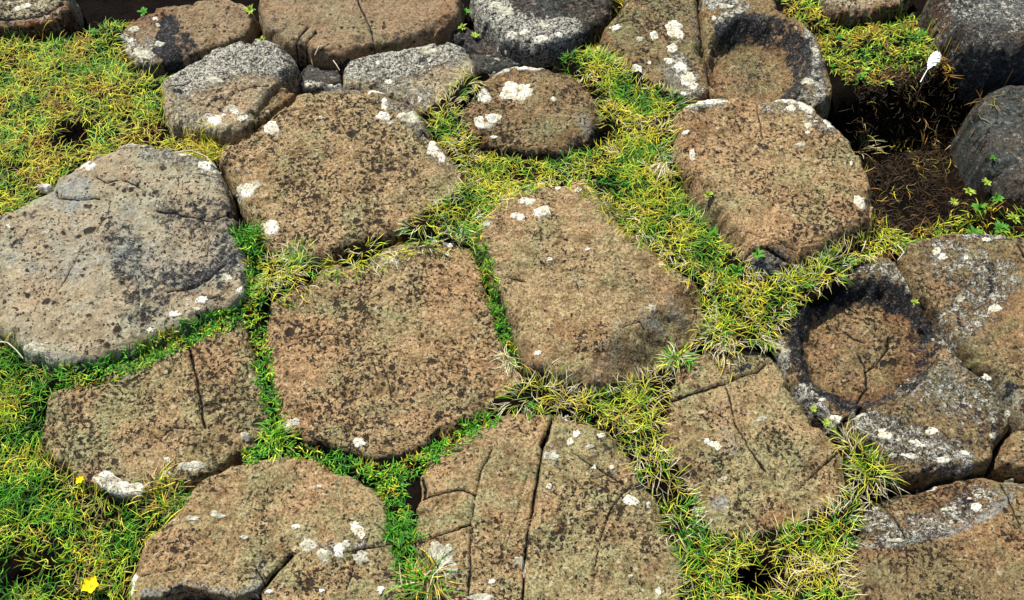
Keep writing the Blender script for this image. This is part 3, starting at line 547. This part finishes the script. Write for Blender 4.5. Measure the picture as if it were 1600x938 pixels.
SEAMS = [([(84,588),(130,582),(170,572),(250,540),(320,507),(385,485)],15),([(378,350),(392,380),(400,420),(400,470),(404,520),(412,580),(425,640),(434,690)],13),
         ([(738,362),(755,410),(770,460),(785,510),(806,572)],9),([(380,712),(440,692),(520,715),(590,738),(650,722),(700,690),(775,640)],15),([(610,745),(620,800),(632,860),(640,940),(645,1000)],17),([(600,735),(620,760)],28)]
G_SEAMS = [([(415,462),(460,445),(500,428),(545,414),(590,400),(650,383),(705,375),(740,365)],15),([(890,292),(930,310),(960,338),(1010,382),(1050,410),(1085,432)],13),([(1100,440),(1108,480),(1100,520)],10),([(745,345),(775,318),(810,298),(860,288)],10)]
HOLES = [(112,205,32,24),(938,203,20,20),(1185,905,48,26),(1340,860,12,40),(30,900,28,22),(80,890,20,14)]
def soft_in(px, py, poly, wd):
    q = dist_line(px, py, poly, True); i = in_poly(px, py, poly)
    return sstep(-wd, wd, np.where(i, q, -q))
def ground_z(x, y):
    px, py = proj(x, y, np.full_like(x, .012))
    near = (px > -400) & (px < 2000) & (py > -400) & (py < 1400)
    z = np.full(x.shape, -.055)
    m = np.zeros(x.shape); a, b = px[near], py[near]; mm = np.zeros(a.shape); zz = np.full(a.shape, -.055)
    def lay(w_, h): nonlocal zz; zz = zz*(1-w_)+h*w_
    for P, h in ((R_UP, -.008), (R_LOW, -.012), (R_CH, .024), (R_LC, .014), (R_TR, -.035), (R_TC, -.02), (R_RB, -.015), (R_RL, .0)):
        lay(soft_in(a, b, P, 14), h)
    lay(soft_in(a, b, R_PIT, 30), -.16)
    for L_, wd in SEAMS: lay(1-sstep(.6, 1.6, dist_line(a, b, L_)/wd), .002)
    for L_, wd in G_SEAMS: lay(1-sstep(1.0, 2.0, dist_line(a, b, L_)/wd), .024)
    lay(1-sstep(.8, 1.6, dist_line(a, b, [(650,745),(640,790),(636,830)])/14), .004)
    for hx, hy, rx, ry in HOLES: lay(1-sstep(.5, 1.1, ell(a, b, hx, hy, rx, ry)), -.038)
    z[near] = zz
    z += .010*fbm(x*12, y*12, 91, 4)+.003*fbm(x*70, y*70, 92, 3)
    r = np.hypot(x, y-1.1); z += (.10*fbm(x*.35, y*.35, 95, 3)+.0)*sstep(2.5, 6, r)
    return z
def axis(c0, c1, stp, far):
    a = list(np.arange(c0, c1, stp)); v = stp; p = a[-1]
    while p < far: v *= 1.35; p += v; a.append(p)
    v = stp; p = a[0]
    while p > -far: v *= 1.35; p -= v; a.insert(0, p)
    return np.array(a)
ax = axis(-1.4, 1.4, .0065, 60.); ay = axis(.3, 2.4, .0065, 60.)
X, Y = np.meshgrid(ax, ay); gz = ground_z(X, Y)
core = 1-mx(mx(1-inside))
gi_ = ((Y-GY0)/GS).astype(int); gj_ = ((X-GX0)/GS).astype(int); inb = (gi_ > 0) & (gi_ < NY-1) & (gj_ > 0) & (gj_ < NX-1)
gz = np.where(inb & (core[np.clip(gi_, 0, NY-1), np.clip(gj_, 0, NX-1)] > .5), -.15, gz)
nx_, ny_ = len(ax), len(ay); idx = np.arange(nx_*ny_).reshape(ny_, nx_)
gr = mesh_obj('ground', np.c_[X.ravel(), Y.ravel(), gz.ravel()], np.c_[idx[:-1, :-1].ravel(), idx[:-1, 1:].ravel(), idx[1:, 1:].ravel(), idx[1:, :-1].ravel()], M['soil'])
tag(gr, 'dark peaty soil showing between the basalt columns', None, kind='structure')

# surface raster for everything that lies on top
cxs = GX0+(np.arange(NX)+.5)*GS; cys = GY0+(np.arange(NY)+.5)*GS
CX, CY = np.meshgrid(cxs, cys); surf = np.maximum(ground_z(CX, CY), top)
def blur(a, n):
    for _ in range(3):
        for axn in (0, 1):
            c = np.cumsum(np.pad(a, [(n+1, n) if k == axn else (0, 0) for k in (0, 1)], mode='edge'), axis=axn)
            a = (np.take(c, range(2*n+1, c.shape[axn]), axn)-np.take(c, range(0, c.shape[axn]-2*n-1), axn))/(2*n+1)
    return a
bl = blur(inside.astype(float), 3); gy_, gx_ = np.gradient(bl)
def look(arr, x, y):
    i = np.clip(((y-GY0)/GS).astype(int), 0, NY-1); j = np.clip(((x-GX0)/GS).astype(int), 0, NX-1); return arr[i, j]

# ------------------------------------------------------------------ grass and moss
C = dict(yel=(.84, .70, .05), lime=(.50, .66, .035), grn=(.13, .46, .02), dgr=(.03, .22, .010), wht=(.80, .70, .44), org=(.45, .22, .035), olv=(.26, .27, .03), brn=(.055, .027, .009), tan=(.55, .42, .16), red=(.35, .07, .02))
def blades(name, label, x, y, Lr, wd, pal, edge_pal=None, lift=(8, 50), droop=50, curl=.45, outw=.9, seed=0, cat='grass', head=None, seg=4, kind='stuff', zoff=0.0, cfreq=17.0, org=None):
    n = len(x); r = np.random.default_rng(seed+100)
    z = np.maximum(look(surf, x, y), -.012 if cat == 'moss' else -9)+zoff-.002
    pr = look(bl, x, y); gx = look(gx_, x, y); gy = look(gy_, x, y); gl = np.hypot(gx, gy)+1e-9
    th = r.uniform(0, 2*np.pi, n); k = outw*np.clip(pr*1.6, 0, 1)
    hx = np.cos(th)+k*gx/gl; hy = np.sin(th)+k*gy/gl
    flow = fbm(x*6, y*6, seed+5, 2)*5; hx += .15*np.cos(flow); hy += .15*np.sin(flow)
    th = np.arctan2(hy, hx)
    if head is not None: th = head
    L = r.uniform(*Lr, n)*(1+.35*fbm(x*10, y*10, seed+9, 2)); el = np.radians(r.uniform(*lift, n)); dr = np.radians(droop*r.uniform(.6, 1.4, n)/seg)
    cu = r.normal(0, curl, n)/seg*2
    W_ = wd*r.uniform(.7, 1.25, n)
    prof = {3: [1, .85, .55, .12], 4: [.9, 1, .85, .6, .12], 2: [1, .8, .15]}[seg]
    # colour of each blade: clumps by a slow noise plus chance
    names = list(pal); wts = np.array([pal[q] for q in names], float)
    cn = fbm(x*cfreq, y*cfreq, seed+2, 3)*.9+.5; cn = np.clip(cn*.5+r.uniform(0, 1, n)*.5, 0, .9999)
    cn = (np.argsort(np.argsort(cn))+.5)/n
    ci = np.searchsorted(np.cumsum(wts)/wts.sum(), cn)
    ci = np.clip(ci, 0, len(names)-1); base = np.array([C[q] for q in names])[ci]
    if edge_pal:
        pe = sstep(.05, .32, pr)*edge_pal[1]; sel = r.uniform(0, 1, n) < pe; base[sel] = np.array(C[edge_pal[0]])
    base = base*(r.uniform(.15, 1.25, (n, 1))); base = np.clip(base, 0, .9)
    px_, py_, pz_ = x.copy(), y.copy(), z.copy(); V = np.zeros((n, (seg+1)*2, 3)); T = np.zeros((n, (seg+1)*2, 3))
    for j in range(seg+1):
        w2 = W_*prof[j]*.5; sx = -np.sin(th)*w2; sy = np.cos(th)*w2
        zc = np.maximum(pz_, look(surf, px_, py_)+.0012) if j else pz_
        pz_ = zc
        V[:, 2*j] = np.c_[px_-sx, py_-sy, zc]; V[:, 2*j+1] = np.c_[px_+sx, py_+sy, zc]
        tt = j/seg; cc = base*(.35+.65*min(1, tt*2.2)) + (np.array([.10, .09, .03])*max(0, tt-.6))  # roots darkened to paint the shade deep between blades
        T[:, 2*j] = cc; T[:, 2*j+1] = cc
        sL = L/seg; px_ = px_+np.cos(th)*np.cos(el)*sL; py_ = py_+np.sin(th)*np.cos(el)*sL; pz_ = pz_+np.sin(el)*sL
        wall = look(surf, px_, py_) > pz_+.012
        px_ = np.where(wall, px_-np.cos(th)*np.cos(el)*sL*.85, px_); py_ = np.where(wall, py_-np.sin(th)*np.cos(el)*sL*.85, py_)
        el = el-dr; th = th+cu
    b0 = (np.arange(n)*(seg+1)*2)[:, None]; q = np.vstack([[2*j, 2*j+1, 2*j+3, 2*j+2] for j in range(seg)])
    Fc = (b0[:, :, None]+q[None]).reshape(-1, 4)
    V = V.reshape(-1, 3)
    if org is not None: V = V-np.array(org)
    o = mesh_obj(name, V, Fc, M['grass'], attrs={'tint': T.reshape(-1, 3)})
    if org is not None: o.location = org
    tag(o, label, cat, kind=kind); return o
def scatter(polys, dens, seed, stone_ok=.35, edge=6, holes=True, zz=0.0, gate=None, rim=None):
    r = np.random.default_rng(seed); xs, ys = [], []
    for P in polys:
        P = np.asarray(P, float); ux, uy = unproj(P[:, 0], P[:, 1], zz)
        A = (ux.max()-ux.min())*(uy.max()-uy.min()); n = int(A*dens)
        x = r.uniform(ux.min(), ux.max(), n); y = r.uniform(uy.min(), uy.max(), n); a, b = proj(x, y, np.full(n, zz))
        a2 = a+edge*gnoise(a/20, b/20, seed); b2 = b+edge*gnoise(a/20, b/20, seed+1)
        ok = in_poly(a2, b2, P) & ((look(inside, x, y) < .5) if rim is None else (look(bl, x, y) < rim))
        if holes:
            for hx, hy, rx, ry in HOLES: ok &= (ell(a2, b2, hx, hy, rx, ry) > r.uniform(.75, 1.1, n))
        if gate is not None: ok &= gate(x, y, r.uniform(0, 1, n))
        xs.append(x[ok]); ys.append(y[ok])
    return np.concatenate(xs), np.concatenate(ys)
def ribbon(line, wd):          # polygon around a polyline in the photo
    L_ = np.asarray(line, float); T = np.gradient(L_, axis=0); T /= np.linalg.norm(T, axis=1)[:, None]+1e-9
    N_ = np.c_[-T[:, 1], T[:, 0]]*wd; return np.vstack([L_+N_, (L_-N_)[::-1]])
patchy = lambda f, t, s_: (lambda x, y, u: u < sstep(-t, t, fbm(x*f, y*f, s_, 3)+.18)+.25)

x, y = scatter([R_UP], 66000, 1, gate=patchy(16, .5, 3))
blades('grass', 'yellow-green turf behind the big grey left column, bare patch in it', x, y, (.016, .036), .0012, dict(dgr=.6, grn=1.4, lime=3.0, olv=1.2, yel=3.0, org=.9), ('yel', .25), seed=1)
x, y = scatter([R_LOW], 66000, 2, gate=patchy(14, .5, 4))
blades('grass', 'bright green and straw turf in the lower left corner with yellow flowers', x, y, (.016, .038), .0012, dict(dgr=1.6, grn=3.6, lime=2.4, yel=1.6, tan=.5), ('tan', .2), seed=2, lift=(30, 70))
x, y = scatter([R_CH], 88000, 3, zz=.02, gate=patchy(20, .5, 5))
blades('grass', 'long wiry grass channel winding between the tall rounded column and the slope-cornered one', x, y, (.014, .032), .0010, dict(dgr=.9, grn=1.6, lime=2.6, yel=3.0, wht=.25), ('wht', .36), seed=3, curl=.4, outw=2.0)
x, y = scatter([ribbon(L_, wd) for L_, wd in G_SEAMS], 110000, 43, edge=3, zz=.028, rim=3.0, gate=lambda x, y, u: (look(inside, x, y) < .5) | (u < .25))
blades('grass', 'narrow yellow-green grass fringe along the back rims of the two central columns', x, y, (.014, .030), .00105, dict(dgr=.7, grn=1.4, lime=2.4, yel=3.0, wht=.3), ('wht', .12), seed=44, curl=.45, outw=.8)
x, y = scatter([R_LC], 80000, 4, zz=.015, gate=patchy(20, .5, 6))
blades('grass', 'wiry grass channel with bleached tips running down to the bottom edge', x, y, (.015, .034), .0010, dict(dgr=.9, grn=1.4, lime=2.0, yel=2.8, tan=.5, wht=.5), ('wht', .42), seed=4, curl=.4, outw=2.0)
x, y = scatter([R_TR], 60000, 5, gate=patchy(18, .5, 7), zz=-.03)
blades('grass', 'short olive mossy turf behind the white feather', x, y, (.010, .024), .0019, dict(dgr=.4, grn=1.0, lime=2, olv=2.2, yel=1.2, org=.8), None, seed=5, lift=(10, 60))
x, y = scatter([R_TS, R_PIT], 18000, 6, gate=patchy(11, .35, 8), zz=-.08)
blades('grass', 'sparse rusty straggling stems in the dark hole', x, y, (.016, .034), .0015, dict(brn=10, org=.4, olv=.4, yel=.15, tan=.15), None, seed=6, lift=(0, 35), curl=1.0)  # mostly darkened brown, so the stems look shaded in the hole
x, y = scatter([R_RB, R_RL, R_TC], 34000, 7, gate=patchy(16, .5, 9))
blades('grass', 'thin yellow-green grass along the back edge of the lichen-dotted slab', x, y, (.016, .034), .0016, dict(grn=1, lime=2, yel=1.6, org=1.0, brn=.8), None, seed=7, lift=(5, 60), curl=.8)
lab = ['short green moss in the seam below the big grey left column', 'bright green moss filling the upright seam left of the central column', 'fine moss seam between the central column and the slope-cornered column', 'green moss seam along the front of the central column', 'green moss strip left of the wide cracked column', None]
for i, (L_, wd) in enumerate(SEAMS[:5]):
    polys = [ribbon(L_, wd)]+([ribbon(*SEAMS[5])] if i == 3 else [])
    x, y = scatter(polys, 120000, 20+i, edge=2, holes=False, rim=3.0, zz=.018, gate=patchy(30, .4, 12+i))
    blades('moss', lab[i], x, y, (.007, .015), .0021, dict(dgr=2.2, grn=3.4, lime=1.8, yel=.8, org=.25, red=.22), ('grn', .3), lift=(15, 65), droop=40, outw=.5, seed=30+i, cat='moss', seg=3, cfreq=30)

def tuft(px, py, z, n, Lr, wd, pal, label, seed, lift=(15, 70), name='grass_tuft', cat='grass tuft', group=None, spread=.006, ang=None):
    r = np.random.default_rng(seed); x0, y0 = unproj(px, py, z); x0 = float(x0); y0 = float(y0)
    zz = float(look(surf, np.array([x0]), np.array([y0]))[0])
    x = x0+r.normal(0, spread, n); y = y0+r.normal(0, spread, n)
    head = r.uniform(0, 2*np.pi, n) if ang is None else np.radians(r.uniform(ang[0], ang[1], n))
    o = blades(name, label, x, y, Lr, wd, pal, lift=lift, seed=seed, cat=cat, head=head, kind=None, org=(x0, y0, zz), cfreq=90)
    if group: o['group'] = group
    return o
GT = 'grass tufts in the gaps'
tuft(392,378,.0,150,(.020,.038),.0019,dict(dgr=2,grn=3,lime=.8),'deep green grass tuft at the top of the black gap beside the grey column',51,group=GT,spread=.009)
tuft(434,693,-.01,110,(.018,.034),.0019,dict(grn=2,lime=2),'lime green tuft where three seams meet below the straight-cracked column',52,group=GT,spread=.010)
tuft(629,838,.0,130,(.018,.030),.0019,dict(dgr=2,grn=3),'dark green tuft in the strip left of the cream lichen blotch',53,group=GT,spread=.010)
tuft(795,560,.01,70,(.020,.034),.0013,dict(wht=3,tan=1),'bleached white tuft spilling over the end of the fine moss seam',54,lift=(5,50),group=GT,ang=(110,330))
tuft(1053,562,.0,110,(.018,.034),.0015,dict(grn=3,yel=1,wht=1),'green tuft in the shade at the foot of the slope-cornered column',55,lift=(10,60),group=GT)
tuft(664,908,.02,150,(.030,.062),.0016,dict(grn=2,yel=1,org=1.2,tan=1.2,wht=.8),'long straw and orange grass tuft below the cream lichen blotch',56,lift=(10,60),group=GT,spread=.012)
tuft(255,775,-.01,150,(.025,.052),.0016,dict(tan=2,org=.8,yel=1.6,grn=.8),'straw tuft pressed into the corner below the straight-cracked column',57,lift=(5,50),group=GT,spread=.014,ang=(-20,220))
tuft(328,232,.0,130,(.025,.045),.0015,dict(yel=2,org=1.5,lime=1),'golden tuft at the back tip of the narrow black gap',58,lift=(5,60),group=GT,spread=.014)
tuft(1130,550,.0,90,(.018,.034),.0013,dict(wht=3,tan=1,yel=1),'bleached tuft hanging over the back edge of the flat five-sided column',59,lift=(0,45),group=GT,spread=.014,ang=(180,360))
tuft(1372,170,-.03,34,(.026,.05),.0019,dict(lime=1,tan=1,wht=1),'pale sprig reaching over the back of the dark hole beside the tall column',60,lift=(20,60),group=GT,ang=(-60,120))
tuft(1035,262,.02,44,(.022,.045),.0014,dict(wht=1),'bleached white root bundle beside the left rim of the tall column',61,lift=(0,30),group=GT,ang=(215,290))
tuft(470,412,.01,90,(.020,.045),.0014,dict(wht=1,grn=1.5,lime=1.5),'green and white tuft in front of the broad tan column near the gap',62,lift=(10,50),group=GT,spread=.012,ang=(60,240))
tuft(1440,195,-.12,26,(.03,.055),.0015,dict(tan=1,org=2),'straggling rust stems in the middle of the dark hole',63,lift=(0,40),group=GT,spread=.02)
tuft(1500,205,-.12,34,(.03,.06),.0015,dict(tan=1,org=2,olv=1),'spray of yellowish stems beside the blue-grey stone in the hole',64,lift=(0,40),group=GT,spread=.02)

# ------------------------------------------------------------------ leafy rosettes (each leaf a part)
def leaf_mesh(mat):
    V = []; Fc = []
    for i, (t, w2, zz) in enumerate([(0, .10, 0), (.3, .16, .18), (.65, .15, .26), (1, .02, .20)]):
        V += [(t, -w2, zz+.05), (t, 0, zz), (t, w2, zz+.05)]
    for i in range(3):
        a = 3*i; Fc += [(a, a+1, a+4, a+3), (a+1, a+2, a+5, a+4)]
    me = bpy.data.meshes.new('leaf'); me.from_pydata(V, [], Fc); me.materials.append(mat)
    me.polygons.foreach_set('use_smooth', [True]*6); me.update(); return me
LM = {k: leaf_mesh(M[k]) for k in ('leaf_green', 'leaf_lime', 'leaf_grey')}
def rosette(px, py, rpx, z, mat, label, n=13):
    x0, y0 = unproj(px, py, z); x0, y0 = float(x0), float(y0)
    zz = max(float(look(surf, np.array([x0]), np.array([y0]))[0]), z-.03)+.004
    sc = rpx/1600*1.9*.88
    t = bpy.data.objects.new('leafy_plant', None); COL.objects.link(t); t.location = (x0, y0, zz); t.empty_display_size = .01
    tag(t, label, 'plant', 'small leafy plants in the gaps')
    a0 = random.random()*6
    for k in range(n):
        o = bpy.data.objects.new('leaf', LM[mat]); COL.objects.link(o); o.parent = t
        o.rotation_euler = (random.uniform(-.3, .3), -random.uniform(.05, .9) if k % 2 else -random.uniform(.0, .35), a0+k*2.4)
        q = sc*random.uniform(.65, 1.1); o.scale = (q, q*random.uniform(.8, 1.3), q)
for a in [(222,12,13,.0,'leaf_green','green star-shaped plant above the corner of the half shade-darkened column'),(175,27,14,.0,'leaf_green','green leafy plant beside the rusty corner rock'),(148,52,13,.0,'leaf_green','dark green plant at the back edge of the upper turf'),
 (392,20,15,-.01,'leaf_lime','yellow-green leafy plant in the black gap left of the smooth slab'),(405,51,13,-.01,'leaf_lime','spiky lime plant at the left front corner of the smooth slab'),(727,6,13,-.01,'leaf_green','green plant between the smooth slab and the dark crusted column'),
 (722,38,11,-.01,'leaf_lime','yellowish plant at the right front corner of the smooth slab'),(742,50,10,-.01,'leaf_lime','small lime plant on the blue-black wedge of rock'),(672,58,7,.0,'leaf_lime','tiny lime plant under the front edge of the smooth slab'),(799,100,9,.0,'leaf_lime','tiny bright plant at the back rim of the small round column'),
 (1267,647,7,-.01,'leaf_lime','tiny yellow plant in the gap left of the bowl column'),(1287,667,9,-.01,'leaf_lime','small lime plant at the left front corner of the bowl column'),
 (1345,123,12,-.03,'leaf_green','fresh green plant at the front edge of the mossy turf'),(1352,109,12,-.03,'leaf_lime','lime plant just above the fresh green one in the mossy turf'),(1461,72,11,-.03,'leaf_green','bright green plant behind the top of the feather'),(1443,51,11,-.03,'leaf_green','bright green plant near the mottled boulder'),(1391,128,10,-.03,'leaf_lime','pale plant between the feather quill and the tall column'),(1315,55,11,-.03,'leaf_green','green plant in front of the rusty-sided rock'),
 (1538,314,17,-.02,'leaf_green','largest blue-green plant in front of the blue-grey stone'),(1565,297,13,-.02,'leaf_green','green plant between the largest one and the blue-grey stone'),(1548,273,11,-.05,'leaf_lime','lime plant under the left side of the blue-grey stone'),(1546,259,8,-.06,'leaf_green','tiny green plant highest under the blue-grey stone'),(1521,287,13,-.05,'leaf_lime','lime plant left of the cluster by the blue-grey stone'),(1497,304,10,-.08,'leaf_lime','small yellowish plant lowest in the dark hole'),
 (1530,356,19,.01,'leaf_green','spiky green plant on the back edge of the lichen-dotted slab'),(1572,345,17,.0,'leaf_green','dark green plant right of the spiky one by the slab'),(1592,330,14,.0,'leaf_lime','lime plant at the right edge below the blue-grey stone'),
 (1150,430,14,.02,'leaf_green','broad-leaved green plant in the grass left of the tall column'),(1115,365,12,.02,'leaf_green','green leaf rosette in the channel below the tall column'),(1180,410,13,.02,'leaf_green','green leaf rosette under the grey ledge of the tall column'),(1105,315,10,.02,'leaf_lime','lime rosette in the grass near the left rim of the tall column'),(1000,748,13,.0,'leaf_green','vivid green rosette beside the black notch of the cracked column'),(1436,460,8,.06,'leaf_lime','tiny lime plant in the crack above the deep bowl')]:
    rosette(*a)

# ------------------------------------------------------------------ flowers
def flower(px, py, z, size, label, n):
    x0, y0 = unproj(px, py, z); x0, y0 = float(x0), float(y0); gz0 = float(look(surf, np.array([x0]), np.array([y0]))[0])
    t = bpy.data.objects.new('yellow_flower', None); COL.objects.link(t); t.location = (x0, y0, gz0); t.empty_display_size = .01
    tag(t, label, 'flower', 'yellow flowers in the turf'); hz = z-gz0
    th = np.linspace(0, 2*np.pi, 6, endpoint=False)
    V = [(.0009*math.cos(a), .0009*math.sin(a), h) for h in (0, hz) for a in th]
    Fc = [(i, (i+1) % 6, 6+(i+1) % 6, 6+i) for i in range(6)]
    mesh_obj('stem', V, Fc, M['leaf_lime'], t)
    V = []; Fc = []; nu, nv = 7, 6
    for i in range(nu):
        u = i/(nu-1)
        for j in range(nv):
            v_ = j/(nv-1)*2-1; wd = .52*math.sin(math.pi*min(1, u*.80+.08))**.7
            V.append((size*(u*(1-.14*v_*v_)+.02*math.sin(9*v_)), size*wd*v_, size*(.22*u*u+.18*v_*v_*u)))
    for i in range(nu-1):
        for j in range(nv-1): a = i*nv+j; Fc.append((a, a+nv, a+nv+1, a+1))
    first = None
    for k in range(n):
        if first is None: o = first = mesh_obj('petal', V, Fc, M['petal'], t)
        else: o = first.copy(); COL.objects.link(o); o.parent = t
        o.location = (0, 0, hz); o.rotation_euler = (random.uniform(-.15, .15), random.uniform(-.35, -.02), k*2*math.pi/n+random.uniform(-.15, .15))
        q = random.uniform(.85, 1.12); o.scale = (q, q, q)
    V = []; Fc = []
    for i in range(5):
        for j in range(10):
            r_ = size*.30*math.cos(i/4*1.4); V.append((r_*math.cos(j*.628), r_*math.sin(j*.628), hz+size*(.05+.16*math.sin(i/4*1.4))+size*.03*(j % 2)))
    for i in range(4):
        for j in range(10): Fc.append((i*10+j, i*10+(j+1) % 10, (i+1)*10+(j+1) % 10, (i+1)*10+j))
    mesh_obj('flower_centre', V, Fc, M['petal_eye'], t)
flower(143, 915, .012, .0135, 'larger yellow buttercup open in the lower turf near the bottom edge', 5)
flower(125, 750, .012, .0072, 'small round yellow flower against the front edge of the straight-cracked column', 7)

# ------------------------------------------------------------------ feather
x0, y0 = [float(q) for q in unproj(1455, 108, -.015)]
ft = bpy.data.objects.new('feather', None); COL.objects.link(ft); ft.location = (x0, y0, -.02); ft.empty_display_size = .01
tag(ft, 'small white feather lying at the edge of the dark hole in the mossy turf', 'feather')
ex, ey = [float(q) for q in unproj(1437, 131, -.02)]; tx, ty = [float(q) for q in unproj(1462, 88, -.01)]
ux, uy = tx-ex, ty-ey; LL = math.hypot(ux, uy); ux /= LL; uy /= LL; qx_, qy_ = -uy, ux
def fp(t, s_, h=0): return (ex+ux*t*LL+qx_*s_-x0, ey+uy*t*LL+qy_*s_-y0, .004+.012*t+.006*math.sin(t*3)+h)
V = []; Fc = []
for i in range(13):
    t = i/12; r_ = .0011*(1-.75*t)
    for j in range(6): V.append(fp(t, r_*math.cos(j*1.047), r_*math.sin(j*1.047)))
for i in range(12):
    for j in range(6): Fc.append((i*6+j, i*6+(j+1) % 6, (i+1)*6+(j+1) % 6, (i+1)*6+j))
mesh_obj('quill', V, Fc, M['quill'], ft)
for side in (-1, 1):
    V = []; Fc = []; nb = 40
    for i in range(nb):
        t = .34+.66*i/(nb-1); wd = .0105*math.sin(math.pi*min(1, (t-.30)/.74))**.8*(1.15 if side < 0 else .8)
        if side < 0 and i in (6, 7, 13, 14, 15, 23, 24, 30): wd *= .2
        wd *= random.uniform(.85, 1.12); b = len(V); adv = .16
        for k in range(4):
            f = k/3; lt = t+adv*f*f*.6
            V.append(fp(min(lt, 1.12), side*wd*f, .002*math.sin(f*3)+.0012*random.random())); V.append(fp(min(lt+.026, 1.14), side*wd*f, .002*math.sin(f*3)+.0012*random.random()))
        for k in range(3): Fc.append((b+2*k, b+2*k+1, b+2*k+3, b+2*k+2))
    mesh_obj('vane', V, Fc, M['feather'], ft)

# ------------------------------------------------------------------ dry twigs
def twig(pts, z, r_, label):
    P = [unproj(a, b, z) for a, b in pts]; P = [(float(p[0]), float(p[1])) for p in P]; o0 = P[0]; V = []; Fc = []
    zb = float(look(surf, np.array([P[0][0]]), np.array([P[0][1]]))[0])
    for i, p in enumerate(P):
        zs = max(z, float(look(surf, np.array([p[0]]), np.array([p[1]]))[0]))+.002+.003*math.sin(i*1.7); a = P[max(0, i-1)]; b = P[min(len(P)-1, i+1)]
        dx, dy = b[0]-a[0], b[1]-a[1]; L_ = math.hypot(dx, dy)+1e-9; rr = r_*(1-.6*i/len(P))
        for j in range(5): c_, s_ = math.cos(j*1.257)*rr, math.sin(j*1.257)*rr; V.append((p[0]-dy/L_*c_-o0[0], p[1]+dx/L_*c_-o0[1], zs+s_-zb))
    for i in range(len(P)-1):
        for j in range(5): Fc.append((i*5+j, i*5+(j+1) % 5, (i+1)*5+(j+1) % 5, (i+1)*5+j))
    o = mesh_obj('dry_stem', V, Fc, M['twig']); o.location = (o0[0], o0[1], zb)
    tag(o, label, 'dry stem', 'dry stems lying in the gaps')
twig([(492,88),(500,82),(508,77),(516,70)], .0, .0013, 'pale forked dry stem lying under the front edge of the smooth slab')
twig([(521,96),(526,104),(531,111)], .0, .0012, 'short pale stem standing in the gap beside the shaded block')
twig([(272,240),(300,238),(322,245),(338,262)], .06, .0012, 'arched pale stem on the back rim of the big grey column')
twig([(0,535),(14,538),(26,548),(36,560)], .02, .0014, 'thick bleached stem in the turf under the grey column')
twig([(1402,384),(1411,397),(1402,408)], .05, .0012, 'curled pale stem at the back tip of the crack by the bowl column')
twig([(1352,378),(1349,388),(1346,394)], .05, .0012, 'short straight pale stem leaning at the front of the tall column')
